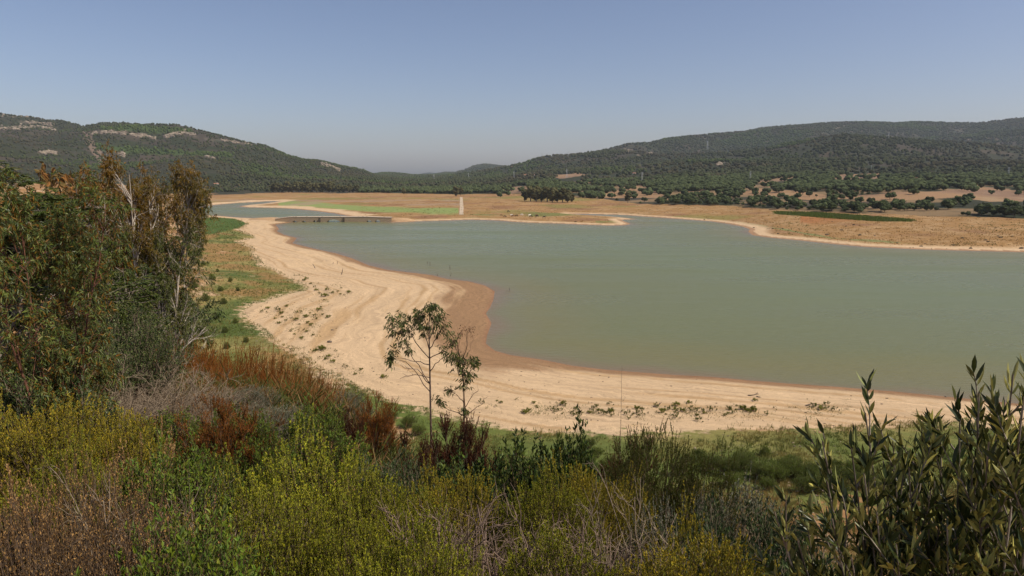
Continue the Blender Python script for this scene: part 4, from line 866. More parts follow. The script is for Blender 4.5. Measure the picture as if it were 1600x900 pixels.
# scrubby undergrowth that fills the slope between the shrubs
n_ = 42000; r_ = 1.6 + 46 * rng.random(n_) ** 1.5; a_ = R(-55) + R(110) * rng.random(n_); p = np.stack([r_ * np.sin(a_), r_ * np.cos(a_), np.zeros(n_)], 1)
tintU = np.array([(.13, .12, .03), (.19, .11, .04), (.08, .09, .02), (.26, .17, .07), (.12, .06, .02)])[np.clip((fbm(p[:, 0], p[:, 1], 2.2, 3) * 7 - 1).astype(int), 0, 4)]
k = (fbm(p[:, 0], p[:, 1], 5, 3) > .3) & ~((a_ > R(9)) & (r_ > 22)); p, tintU, r_ = p[k], tintU[k], r_[k]; p[:, 2] = ground(p[:, 0], p[:, 1])
blades(p, 9, np.clip(.16 + .02 * r_, 0, .7), .006 + .0012 * r_, .8, tintU, 'undergrowth', 'matted dry undergrowth and low weeds between the shrubs', spread=.35)

# feathery green bushes on the low bank (tops seen behind the dark shrubs)
def spot(key, u_, v_, s, label=None, cat='shrub', group=None, rmin=20, sz=None):
    p_ = hit([u_], [v_], rmin)[0]
    if np.isnan(p_[0]): return None
    return place(key, p_[0], p_[1], sz if sz else s, s, None, label, cat, group)
for (u_, v_, s) in [(1110,735,1.3),(1135,742,1.5),(1160,735,1.4),(1185,748,1.2),(1210,755,1.5),(1235,748,1.6),(1262,752,1.5),(1290,762,1.3),(1255,770,1.1),(1320,756,1.3),(1350,765,1.2),(1200,765,.9),(915,735,1.3),(950,745,1.4),(890,725,1.1),(1000,730,1.2),(870,745,1.2),(930,715,.9),(1060,742,1.2),(1075,728,1.0),(1300,740,1.2),(1335,742,1.1),(1400,758,1.3),(1420,735,1.0),(1170,722,.8),(1240,728,.9),(1275,768,1.2),(1310,775,1.0),(1090,720,1.0),(1385,745,1.1),(640,668,1.1),(655,680,1.0),(610,660,1.0),(1145,760,1.0)]:
    spot('feather', u_, v_, s * .85, 'feathery fresh green bush on the low bank behind the foreground shrubs', 'shrub', 'feathery green bushes on the low bank')
spot('feather', 920, 700, .75, 'single rounded green bush on the low bank left of the dark tree heath')
spot('leafy', 1195, 712, .8, 'low dark green bush on the sandy bank right of the feathery bushes')
for (u_, v_, s) in [(300,400,1.6),(318,415,1.3),(332,438,1.5),(305,450,1.4),(345,455,1.2),(322,470,1.6),(300,480,1.4),(360,440,1.0),(350,475,1.3),(338,498,1.2),(372,455,.9),(296,425,1.5),(312,520,1.2),(352,520,1.1),(368,505,.9),(385,535,.9),(340,425,.9),(355,545,1.0)]:
    spot('leafy', u_, v_, s * .8, 'low green bush on the tawny slope above the left shore', 'shrub', 'low green bushes on the left slope', 30)
# small shrubs on the sand
SS = [(437,486),(439,492),(419,482),(411,487),(450,478),(428,499),(462,488),(465,502),(478,497),(467,508),(480,505),(483,490),(490,494),(496,486),(502,480),(470,487),(445,501),(436,507),(455,498),(440,496),(487,508),(494,500),(506,492),(513,496),
 (498,460),(505,463),(510,455),(512,450),(519,457),(527,455),(535,452),(545,458),(505,468),(492,450),(485,444),(478,436),(468,432),(462,430),(474,440),(512,462),(495,454),(530,460),(540,463),(500,545),(493,548),(488,551),(506,548),(515,557),(527,549),(508,562),(520,565),
 (540,575),(556,585),(565,578),(455,546),(470,530),(480,520),(475,515),(490,523),(600,590),(455,518),(462,523)]
for j, (u_, v_) in enumerate(SS):
    s = .75 * (.55 + .9 * random.random()) * (1.3 if (u_, v_) in ((437,486),(465,502),(505,463),(500,545)) else .9)
    spot('sandshrub' if j % 3 else 'sandtuft', u_ + random.uniform(-2, 2), v_ + random.uniform(-1.5, 1.5), s, 'small green shrub growing on the bare sand of the left beach', 'shrub', 'small shrubs scattered on the left part of the beach')
for j in range(110):
    u_ = random.choice([random.uniform(745, 1300), random.gauss(880, 50), random.gauss(1120, 60), random.gauss(1010, 40)]); v_ = np.interp(u_, [700, 800, 900, 1000, 1100, 1200, 1300, 1500], [622, 634, 642, 644, 643, 642, 640, 634]) + random.gauss(0, 5)
    spot('sandtuft' if j % 3 else 'sandshrub', u_, v_, .28 + .6 * random.random() ** 1.6, 'small weedy shrub in the row along the front beach', 'shrub', 'weedy shrubs in a row along the front beach')

# low weeds and creeping stems in mats on the sand
wp = []
for j in range(900):
    if j % 2: u_ = random.uniform(740, 1330); v_ = np.interp(u_, [700, 800, 900, 1000, 1100, 1200, 1300, 1500], [622, 636, 645, 647, 646, 644, 642, 636]) + random.gauss(0, 7)
    else: q_ = random.choice(SS); u_, v_ = q_[0] + random.gauss(0, 8), q_[1] + random.gauss(0, 5)
    wp.append((u_, v_))
wp = np.array(wp); hp_ = hit(wp[:, 0], wp[:, 1], 30); hp_ = hp_[~np.isnan(hp_[:, 0])]; hp_ = hp_[fbm(hp_[:, 0], hp_[:, 1], 5, 3) > .42]
blades(hp_, 7, .12 + .4 * rng.random(len(hp_)) ** 2, .03 + .0004 * np.hypot(hp_[:, 0], hp_[:, 1]), 1.1, np.array([(.17, .17, .06), (.24, .20, .09), (.12, .14, .04)])[rng.integers(0, 3, len(hp_))], 'beach_weeds', 'thin creeping weeds in mats on the sand', spread=.5)

# ================================================================== far trees
def ico(sub=1):
    import bmesh
    bm = bmesh.new(); bmesh.ops.create_icosphere(bm, subdivisions=sub, radius=1); v_ = np.array([x.co[:] for x in bm.verts]); f_ = np.array([[l.index for l in x.verts] for x in bm.faces]); bm.free(); return v_, f_
I1v, I1f = ico(1); I2v, I2f = ico(2)
def lumps(cs, rs, iv, ifc, rough=.25, tints=None, squash=.85):
    n = len(cs); v_ = iv[None] * (1 + rough * rng.normal(size=(n, len(iv), 1))) * rs[:, None, :] ; v_ = v_ + cs[:, None]
    f_ = ifc[None] + (np.arange(n) * len(iv))[:, None, None]; c_ = np.repeat(tints, len(iv), 0) * (.85 + .3 * rng.random((n * len(iv), 1)))
    return v_.reshape(-1, 3), f_.reshape(-1, 3), c_
M['oak'] = leafmat('holm_oak_foliage', (.060, .075, .030), rough=.8, trans=.1, spec=.05, var=.3)
M['euc_far'] = leafmat('distant_gum_foliage', (.085, .080, .035), rough=.8, trans=.1, spec=.05, var=.2)
M['forest'] = leafmat('forest_foliage', (1, 1, 1), rough=.85, trans=.05, spec=.05, var=0)
def fartree(key, name, h, w_, crown0, nl, mat, tall=False, nleaf=900, ls=.45):
    root = empty(name); tk = grow(np.array([[0, 0, -.4]] * (3 if tall else 2)), np.array([[.06, 0, 1], [-.05, .04, 1], [0.02, -.06, 1]][:(3 if tall else 2)]), h * .8, 7, .07)
    br = kids(tk, 7, .3, .95, 25, 60, w_ * .25, w_ * .45, 4, .15, (0, 0, .05)); v_, f_ = join([tubes(tk, .028 * h, .006 * h, 6), tubes(br, .008 * h, .003 * h, 4)])
    build('trunk', v_, f_, M['bark_grey'], root, smooth=True)
    cs = rng.normal(size=(nl, 3)); cs = norm(cs) * (rng.random((nl, 1)) ** .45); cs = cs * np.array([w_ * .36, w_ * .36, h * (1 - crown0) * .40]) + [0, 0, h * (1 + crown0) * .5]
    rs = np.repeat((w_ * (.11 + .09 * rng.random(nl)))[:, None], 3, 1) * [1, 1, .8]; tn = .7 + .6 * rng.random((nl, 1)) * np.ones(3)
    a = lumps(cs, rs, I2v, I2f, .12, tn)
    j = rng.integers(0, nl, nleaf); d = norm(rng.normal(size=(nleaf, 3))); pos = cs[j] + d * rs[j] * (.9 + .35 * rng.random((nleaf, 1)))
    ax = norm(rng.normal(size=(nleaf, 3))); lv = leaf_dia(pos, ax, perp(ax), ls * (.6 + .8 * rng.random(nleaf)), ls * .7 * np.ones(nleaf)); b2 = (lv[0], lv[1], np.repeat(tn[j] * (.6 + .9 * rng.random((nleaf, 1))), 4, 0))
    v2, f2, c2 = joinc([a, b2]); build('crown', v2, f2, mat, root, colr=c2)
    PROTO[key] = dict(o=root, h=h, w=w_, used=False, name=name)
for i in range(3): fartree('oak%d' % i, 'oak_tree', 6.0, 7.5 + i, .22, 16, M['oak'])
for i in range(3): fartree('fgum%d' % i, 'gum_tree', 16.0, 9.5 + i, .06, 40, M['euc_far'], True, 2000, .7)
def far(key, u_, v_, hpx, label, group=None, cat='tree', wf=1.0):
    p_ = hit([u_], [v_], 300)[0]
    if np.isnan(p_[0]): return
    s = hpx / F * np.hypot(p_[0], p_[1]) / PROTO[key]['h']; place(key, p_[0], p_[1], s, s * wf, None, label, cat, group, dz=-.2)
# clump of gums on the far field, and its shadow falls to the left
for i, (u_, hp, v_) in enumerate([(820,22,314),(829,25,314.5),(838,26,315),(846,25,315),(855,25,315.5),(863,24,316),(871,23,316),(879,24,316.5),(887,21,316.5),(894,16,316),(850,23,313.5),(868,22,314)]):
    far('fgum%d' % (i % 3), u_, v_, hp, ['leftmost dark gum tree of the clump on the far field', 'gum tree in the clump on the far field', 'small gum tree at the right end of the clump on the far field'][0 if i == 0 else 2 if i == 9 else 1], 'gum trees in a clump on the far field' if i not in (0, 9) else None)
for i in range(26):
    u_ = 425 + i * 5.3 + random.uniform(-1, 1); far('fgum%d' % (i % 3), u_, 301 - .4 * random.random(), random.uniform(11, 16) if u_ > 520 else random.uniform(14, 18), 'gum tree in the long brown-green row behind the far field', 'gum trees in the row behind the far field', wf=1.15)
far('fgum0', 713, 307, 19, 'lone dark gum tree beside the top of the white track'); far('fgum1', 720, 306, 14, 'smaller tree touching the lone gum beside the white track')
far('fgum2', 631, 303.5, 11, 'lone round tree on the far edge of the field left of the track'); far('oak0', 638, 302.5, 8, 'small round tree right of the lone round tree')
far('fgum1', 981, 317, 18, 'tall pale gum tree standing among the oaks right of the clump')
far('fgum0', 312, 296, 9, 'dark tree at the left end of the far field'); far('oak1', 314, 330, 7, 'small dark tree on the near shoulder beside the pond') 
# oaks: the nearest 300 are trees of their own, the rest is forest
cu, cv, cr = [], [], []
tree_px = []
def dens(uu, vv):
    d_ = np.zeros(len(uu))
    ft = np.interp(uu, *zip(*FIELD_TOP)); d_[vv < ft] = 1
    uj = uu + rng.normal(size=len(uu)) * 1.5; vj = vv + rng.normal(size=len(uu)) * .5
    for p_ in CLEAR: d_[inpoly(uj, vj, p_) | inpoly(uj, vj - 5, p_) | inpoly(uj, vj - 9, p_)] = .04
    return d_
nc = 5200; A0 = R(-36.8) + R(75) * rng.random(nc * 3); r0_ = np.sqrt(430 ** 2 + (1260 ** 2 - 430 ** 2) * rng.random(nc * 3))
p = np.stack([r0_ * np.sin(A0), r0_ * np.cos(A0)], 1); z_ = ground(p[:, 0], p[:, 1]); uu, vv = project(np.stack([p[:, 0], p[:, 1], z_], 1)); dn = dens(uu, vv)
belt = fbm(p[:, 0], p[:, 1], 55, 4); ok = (dn > .5) & (belt > np.where(vv > 318, .40, .44)) | ((dn > 0) & (rng.random(len(dn)) < .05)); ok &= (uu > 560) & (z_ > 1.2) & (dn > 0)
p, z_, uu, vv = p[ok], z_[ok], uu[ok], vv[ok]
o_ = np.argsort(np.hypot(p[:, 0], p[:, 1])); p, z_, uu, vv = p[o_], z_[o_], uu[o_], vv[o_]
# keep trees from standing in each other
kept = []
for i in range(len(p)):
    if len(kept) and (np.hypot(*(p[np.array(kept[-160:])] - p[i]).T) < 5.0).any(): continue
    kept.append(i)
p, z_, uu, vv = p[kept], z_[kept], uu[kept], vv[kept]
for i in range(min(278, len(p))):
    s = random.uniform(.75, 1.3) * (.9 if i % 3 else .5); place('oak%d' % (i % 3), p[i, 0], p[i, 1], s, s * 1.05, None, 'round dark oak in the belt of trees behind the right-hand field', 'tree', 'round oaks in the belt behind the right-hand field', dz=-.2)
q = p[278:]; nq = len(q); gz = z_[278:]
print('oaks', len(p))
cs, rs, tn = [], [], []
for j in range(5):
    sc_ = (2.2 + 1.3 * rng.random(nq)); cs.append(np.stack([q[:, 0] + rng.normal(size=nq) * 1.6, q[:, 1] + rng.normal(size=nq) * 1.6, gz + 2.2 + rng.random(nq) * 2.4], 1)); rs.append(np.stack([sc_, sc_, sc_ * .8], 1))
    tn.append(np.array([.056, .070, .028]) * (.6 + .8 * rng.random((nq, 1))))
vA = lumps(np.concatenate(cs), np.concatenate(rs), I1v, I1f, .16, np.concatenate(tn))
# wooded hills
nf = 215000; A1 = R(-37.5) + R(76) * rng.random(nf); r1 = np.sqrt(1180 ** 2 + (5200 ** 2 - 1180 ** 2) * rng.random(nf)); p = np.stack([r1 * np.sin(A1), r1 * np.cos(A1)], 1); z_ = ground(p[:, 0], p[:, 1])
# only slopes that can be seen from the valley side
ia = np.clip(np.searchsorted(AZ[:len(az_f)], A1), 0, len(az_f) - 1); cm = np.maximum.accumulate(LOSZ[:len(az_f)], 1); jr = np.clip(np.searchsorted(RR, r1), 0, nr - 1)
vis = (z_ + 10 - CAMZ) / r1 >= cm[ia, np.maximum(jr - 1, 0)] - .001
uu, vv = project(np.stack([p[:, 0], p[:, 1], z_], 1)); dn = dens(uu, vv)
pn = np.zeros(nf, bool)
for pl in PINE: pn |= inpoly(uu, vv, pl)
lefty = uu < 640
dm = fbm(p[:, 0], p[:, 1], 160, 5); low_ = sstep(240, 275, vv)
pr = np.where(lefty, .40 + .5 * low_ * sstep(.35, .55, dm) + .35 * sstep(250, 480, uu) + .5 * pn, .45 + .5 * sstep(.4, .55, dm)) * np.where((vv > 225) & ~lefty, sstep(.36, .5, fbm(p[:, 0] + 999, p[:, 1], 80, 4)) * .7 + .3, 1)
pr = pr * np.clip(1.3 - r1 / 9000, .3, 1) * (dn > .5)
for l in ROCK: pr = pr * np.where(polydist(uu, vv, l) < 1.6, .25, 1)
ok = vis & (rng.random(nf) < pr) & (z_ > 2); p, z_, r1, uu, vv, pn, dm, lefty = p[ok], z_[ok], r1[ok], uu[ok], vv[ok], pn[ok], dm[ok], lefty[ok]; m = len(p); print('forest', m)
sz = (2.6 + 2.6 * rng.random(m) ** 1.5) * (1 + .25 * (r1 > 2500)) * np.where(lefty & ~pn, .72, 1)
c0 = np.array([.046, .052, .024]); hue = fbm(p[:, 0], p[:, 1], 300, 4)
tn = np.repeat(c0[None], m, 0); tn = tn * (1 - pn[:, None]) + np.array([.055, .078, .022]) * pn[:, None]
tg = sstep(.5, .62, hue)[:, None] * (~pn[:, None]); tn = tn * (1 - tg) + np.array([.050, .068, .022]) * tg
tg = sstep(.45, .35, dm)[:, None] * (~pn[:, None]) * .7; tn = tn * (1 - tg) + np.array([.060, .050, .030]) * tg
tn = tn * (.8 + .4 * rng.random((m, 1)))
vB = lumps(np.stack([p[:, 0], p[:, 1], z_ + sz * .55], 1), np.stack([sz, sz, sz * (.8 + .4 * rng.random(m))], 1), I1v, I1f, .14, tn)
v2, f2, c2 = joinc([vA, vB]); o = build('forest', v2, f2, M['forest'], colr=c2); tag(o, 'woods of oak and pine covering the far hills', 'forest', kind='stuff')
# limestone outcrops along the ridges
rp = []
for l in ROCK:
    for (ax, ay), (bx, by) in zip(l[:-1], l[1:]):
        k = int(abs(bx - ax) * 3.2) + 2; t_ = rng.random(k); rp.append(np.stack([ax + (bx - ax) * t_, ay + (by - ay) * t_ + rng.normal(size=k) * 1.3], 1))
rp = np.concatenate(rp); hp = hit(rp[:, 0], rp[:, 1], 900); hp = hp[~np.isnan(hp[:, 0])]; hp = hp[fbm(hp[:, 0], hp[:, 1], 40, 3) > .42]; k = len(hp)
sz = (1.2 + 3.6 * rng.random(k) ** 2) ; vR = lumps(hp + [0, 0, 1.0], np.stack([sz * 1.5, sz, sz * .75], 1), I1v, I1f, .2, np.repeat(np.array([[.26, .21, .155]]), k, 0) * (.6 + .6 * rng.random((k, 1))))
M['rock'] = leafmat('pale_limestone', (1, 1, 1), rough=.95, trans=0, spec=.05, var=0)
o = build('rock_outcrops', vR[0], vR[1], M['rock'], colr=vR[2]); tag(o, 'pale limestone outcrops along the upper slopes of the hills', 'rocks', kind='stuff')
# reed strip on the right-hand field
p, uu, vv = scatter(9000, 1205, 1430, 328, 350, 300); k = inpoly(uu, vv, STRIP); p = p[k]
o = blades(p, 5, 1.0, .5, .15, np.repeat(np.array([[.12, .15, .028]]), len(p), 0), 'reed_strip', 'long strip of dark green reeds across the right-hand field', spread=.5)
# grass and low scrub over the far fields
p, uu, vv = scatter(9000, 560, 1630, 303, 392, 250); D_, W_ = fields(p); k = (W_ > 10) & (D_ < 0) & (vv > np.interp(uu, *zip(*FIELD_TOP))); p = p[k]; t_ = fbm(p[:, 0], p[:, 1], 50, 4)[:, None]
o = blades(p, 5, .45, .28, .5, np.array([.30, .18, .06]) * (1 - sstep(.5, .6, t_)) + np.array([.15, .14, .04]) * sstep(.5, .6, t_), 'field_grass', 'dry orange-brown grass over the far field', spread=.7)
# stones, clods and driftwood crumbs along the shores
p, uu, vv = scatter(900, 300, 1630, 338, 400, 200); D_, W_ = fields(p); k = (W_ > .5) & (W_ < 60) & (D_ < 0) & ((uu > 620) | (vv < 336)); p = p[k]; p = p[rng.random(len(p)) < .55]; k = len(p)
sz = .15 + .75 * rng.random(k) ** 3; vS = lumps(p + [0, 0, .05], np.stack([sz * 1.3, sz, sz * .7], 1), I1v, I1f, .2, np.repeat(np.array([[.10, .075, .05]]), k, 0) * (.5 + rng.random((k, 1))))
p2, uu, vv = scatter(1500, 380, 1600, 380, 690, 40); D_, W_ = fields(p2); k2 = (W_ > .5) & (D_ < 25); p2 = p2[k2]; k2 = len(p2)
sz = .03 + .14 * rng.random(k2) ** 4; vS2 = lumps(p2 + [0, 0, .02], np.stack([sz * 1.4, sz, sz * .6], 1), I1v, I1f, .2, np.repeat(np.array([[.25, .19, .13]]), k2, 0) * (.3 + rng.random((k2, 1))))
p3, uu, vv = scatter(700, 1050, 1330, 690, 880, 30); k3 = len(p3); sz = .04 + .12 * rng.random(k3) ** 4; vS3 = lumps(p3 + [0, 0, .03], np.stack([sz * 1.3, sz, sz * .6], 1), I1v, I1f, .2, np.repeat(np.array([[.32, .25, .18]]), k3, 0) * (.6 + .6 * rng.random((k3, 1))))
v2, f2, c2 = joinc([vS, vS2, vS3]); o = build('stones', v2, f2, M['rock'], colr=c2); tag(o, 'small stones and clods lying on the shores and the bank', 'stones', kind='stuff')

# ================================================================== the track, the bridge, houses, pylons, cattle
def box(x0, x1, y0, y1, z0, z1):
    v_ = np.array([(x, y, z) for x in (x0, x1) for y in (y0, y1) for z in (z0, z1)], float); return v_, np.array([(0, 1, 3, 2), (4, 6, 7, 5), (0, 4, 5, 1), (2, 3, 7, 6), (0, 2, 6, 4), (1, 5, 7, 3)])
M['track'] = plain('pale_track_dust', (.46, .36, .25), .95, .4, .15)
tp = hit([720.5, 721, 721, 721.5, 721, 721], [308, 312, 318, 324, 330, 335.5], 300); 
if not np.isnan(tp).any():
    tt = np.linspace(0, 5, 60); c_ = np.stack([np.interp(tt, range(6), tp[:, k]) for k in range(2)], 1); wv_ = 1.5 + .25 * rng.random(60)
    rows = np.stack([c_[:, 0:1] + np.array([-1, -.33, .33, 1])[None] * wv_[:, None], np.repeat(c_[:, 1:2], 4, 1)], -1)
    z_ = ground(rows[..., 0].ravel(), rows[..., 1].ravel()).reshape(60, 4) + .10; v_ = np.concatenate([rows, z_[..., None]], -1).reshape(-1, 3); ix = np.arange(240).reshape(60, 4)
    o = build('dirt_track', v_, np.stack([ix[:-1, :-1], ix[:-1, 1:], ix[1:, 1:], ix[1:, :-1]], -1).reshape(-1, 4), M['track']); tag(o, kind='structure')
# old stone bridge: local x runs along it, its side wall pierced by arches
M['stone'] = barkmat('weathered_masonry', (.20, .15, .10), (.42, .32, .21), 1.2, .95); M['deck'] = plain('bridge_deck_dust', (.52, .42, .31), .95, .6, .12); M['pier'] = plain('dark_pier_stone', (.10, .08, .06), .9, 1.5)
A = on_plane(430, 347.2); B = on_plane(612, 346.6); A, B = np.array(A), np.array(B); Lb = float(np.linalg.norm(B - A)); ang = math.atan2(B[1] - A[1], B[0] - A[0])
root = empty('stone_bridge', (A[0], A[1], 0)); root.rotation_euler[2] = ang
def bx_(px): return (px - 430) / (612 - 430) * Lb
HT = 3.3; WD = 5.0
arches = [(bx_(460.5), 1.5, 1.2), (bx_(475), 1.5, 1.2), (bx_(491.5), 1.1, 1.5), (bx_(520.5), 4.4, 2.0), (bx_(576.5), 1.8, 1.5), (bx_(590), 1.9, 1.6)]
def soffit(x):
    z_ = np.full(x.shape, -2.0)
    for c_, hw, hh in arches:
        t_ = (x - c_) / hw; z_ = np.where(np.abs(t_) < 1, np.maximum(z_, -.3 + hh * np.sqrt(np.clip(1 - t_ ** 2, 0, 1)) ), z_)
    return z_
xs = np.unique(np.concatenate([np.linspace(0, Lb, 120)] + [c_ + hw * np.cos(np.linspace(0, math.pi, 15)) for c_, hw, hh in arches] + [np.array([c_ - hw - .01, c_ + hw + .01]) for c_, hw, hh in arches]))
zt = lambda x: HT - .5 * sstep(Lb * .75, Lb, x) - 1.0 * sstep(Lb * .14, 0, x)
prof = []
for x in xs: prof.append((x, float(soffit(np.array([x]))[0]), float(zt(x))))
prof = np.array(prof); n_ = len(prof)
vv_ = []
for y_ in (0, WD):
    for k in (1, 2): vv_.append(np.stack([prof[:, 0], np.full(n_, y_), prof[:, k]], 1))
vv_ = np.concatenate(vv_); i0 = np.arange(n_ - 1)
fb = lambda a, b_: np.stack([i0 + a * n_, i0 + 1 + a * n_, i0 + 1 + b_ * n_, i0 + b_ * n_], 1)
build('wall', vv_, np.concatenate([fb(0, 1), fb(3, 2), fb(1, 3), fb(2, 0)]), M['stone'], root)
dk = np.stack([prof[:, 0], np.full(n_, -.18), zt(prof[:, 0]) + .02], 1); dv = np.concatenate([dk, dk + [0, WD + .36, 0], dk + [0, 0, .3], dk + [0, WD + .36, .3]])
build('deck', dv, np.concatenate([fb(0, 2), fb(3, 1), fb(2, 3), fb(1, 0)]), M['deck'], root)
for px in (500, 537.5):  # projecting piers, one even tone darker than the wall from foot to top
    v_, f_ = box(bx_(px) - .35, bx_(px) + .35, -.75, -.003, -1.5, 3.2); build('pier', v_, f_, M['pier'], root)
for i in range(9):
    x = random.uniform(Lb * .1, Lb * .95); v_, f_ = box(x - .3, x + .4, -.15, .25, float(zt(x)) + .32, float(zt(x)) + .32 + random.uniform(.15, .45)); build('parapet_stone', v_, f_, M['stone'], root)
tag(root, 'old low stone bridge with arches crossing the narrow of the lake', 'bridge')
# banks of earth at both bridge ends
M['earth'] = plain('bank_earth', (.40, .26, .14), .95, .5, .2)
def mound(px, v_, rx, ry, h, label):
    c = on_plane(px, v_); vi = I2v.copy(); vi = vi[:, :] * (1 + .08 * rng.normal(size=(len(vi), 1))) * [rx, ry, h]; o = build('earth_bank', vi, I2f, M['earth'], smooth=True); o.location = (c[0], c[1], -.1); tag(o, label, 'earth bank')
mound(424, 345.0, 17, 7, 2.6, 'sandy earth bank at the left end of the stone bridge'); mound(622, 345.5, 12, 5, 2.6, 'sandy earth bank at the right end of the stone bridge')

M['white'] = plain('white_render', (.72, .70, .66), .9, .3, .05); M['roof'] = plain('clay_tile_roof', (.32, .15, .09), .9, 2); M['glass'] = plain('dark_window_glass', (.03, .035, .04), .2, 1)
def house(u_, v_, wpx, label, w_=None):
    p_ = hit([u_], [v_], 700)[0]
    if np.isnan(p_[0]): return
    W_ = wpx / F * np.hypot(p_[0], p_[1]); H_ = W_ * .42; Dp = W_ * .6; root = empty('house', (p_[0], p_[1], p_[2] + .0)); root.rotation_euler[2] = -math.atan2(p_[0], p_[1]) + random.uniform(-.3, .3)
    v_, f_ = box(-W_ / 2, W_ / 2, -Dp / 2, Dp / 2, -3, H_); build('wall', v_, f_, M['white'], root)
    e_ = .4; r_ = np.array([(-W_ / 2 - e_, -Dp / 2 - e_, H_), (W_ / 2 + e_, -Dp / 2 - e_, H_), (W_ / 2 + e_, Dp / 2 + e_, H_), (-W_ / 2 - e_, Dp / 2 + e_, H_), (-W_ / 2 - e_, 0, H_ + Dp * .28), (W_ / 2 + e_, 0, H_ + Dp * .28)])
    r_[:, 2] += .003
    me_f = [np.array([(0, 1, 5, 4), (2, 3, 4, 5), (0, 3, 2, 1)]), np.array([(0, 4, 3), (1, 2, 5)])]; ro = build('roof', r_, me_f, M['roof'], root); cv_, cf_ = box(W_ * .2, W_ * .28, -.3, .3, H_ + .1, H_ + Dp * .28 + .8); build('chimney', cv_, cf_, M['white'], ro)
    for x in (-.28, .28):
        v_, f_ = box(x * W_ - W_ * .06, x * W_ + W_ * .06, -Dp / 2 - .05, -Dp / 2 - .003, H_ * .35, H_ * .75); build('window', v_, f_, M['glass'], root)
    v_, f_ = box(-W_ * .05, W_ * .05, -Dp / 2 - .06, -Dp / 2 - .003, 0, H_ * .7); build('door', v_, f_, M['glass'], root); tag(root, label, 'house')
for a in [(338, 290, 6, 'white house among the trees at the left end of the far field'), (376, 291.5, 4, 'small white house right of the one at the left end of the far field'), (307, 295, 3.5, 'tiny white house beside the dark tree left of the far field'),
          (822, 275.5, 6, 'pale farmhouse on the hillside above the gum clump, left of the white one'), (833, 275, 5, 'bright white farmhouse on the hillside above the gum clump'), (991, 272.8, 5, 'white house high on the slope above the small tawny clearing'),
          (799, 261.5, 3, 'tiny white house on the skyline left of the right-hand ridge'), (565, 299, 4, 'small pale building at the end of the row of gums')]: house(*a)
# lattice pylons
M['steel'] = plain('galvanised_steel', (.45, .46, .47), .6, 1, .1)
def pylon():
    root = empty('pylon'); H = 30.0; sg = []
    def st(a, b_, r=.16): sg.append((np.array([[a, b_]], float), r))
    lv = [0, 5, 10, 15, 20, 25, 30]; wd = [3, 2.4, 1.9, 1.4, 1.0, .7, .25]
    for i in range(6):
        for sx in (-1, 1):
            for sy in (-1, 1): st((sx * wd[i], sy * wd[i], lv[i]), (sx * wd[i + 1], sy * wd[i + 1], lv[i + 1]))
            st((sx * wd[i], -wd[i], lv[i]), (-sx * wd[i + 1], -wd[i + 1], lv[i + 1]), .09); st((sx * wd[i], wd[i], lv[i]), (-sx * wd[i + 1], wd[i + 1], lv[i + 1]), .09)
    v_, f_ = join([tubes(a, r, r, 4) for a, r in sg]); build('tower', v_, f_, M['steel'], root)
    for z in (20, 24, 28):
        w_ = 5 if z == 24 else 3.8; v_, f_ = join([tubes(np.array([[(-w_, 0, z), (w_, 0, z)]], float), .16, .16, 4), tubes(np.array([[(-w_, 0, z), (0, 0, z + 1.4), (w_, 0, z)]], float), .1, .1, 3)]); build('crossarm', v_, f_, M['steel'], root)
    PROTO['pylon'] = dict(o=root, h=H, w=6, used=False, name='pylon')
pylon()
for u_, vt, vb, lab in [(847, 239, 247.5, 'pylon poking above the skyline, the left of two'), (887.5, 237, 244.5, 'pylon poking above the skyline, the right of two'), (885.5, 264, 277.5, 'pylon on the slope above the gum clump'), (803, 267, 277.5, 'pylon left of the farmhouses on the slope'),
        (1003, 270, 286, 'pylon above the small tawny clearing'), (1105, 221, 236, 'pylon high on the wooded right-hand hill'), (1172, 269, 284, 'pylon at the left end of the tawny clearings'), (1388, 209, 219, 'faint pylon on the far right-hand ridge'), (1361, 259, 267, 'pylon above the middle of the tawny clearings'), (1575, 264, 277, 'pylon near the right edge above the trees'),
        (678, 272.5, 282.5, 'distant pylon in the valley gap'), (732, 271, 279.5, 'distant pylon in the valley gap, right of the fainter one')]:
    p_ = hit([u_], [vb], 700)[0]
    if np.isnan(p_[0]): continue
    s = (vb - vt) / F * np.hypot(p_[0], p_[1]) / 30; place('pylon', p_[0], p_[1], s, s, math.atan2(p_[0], p_[1]) * -1 + .5, lab, 'pylon')
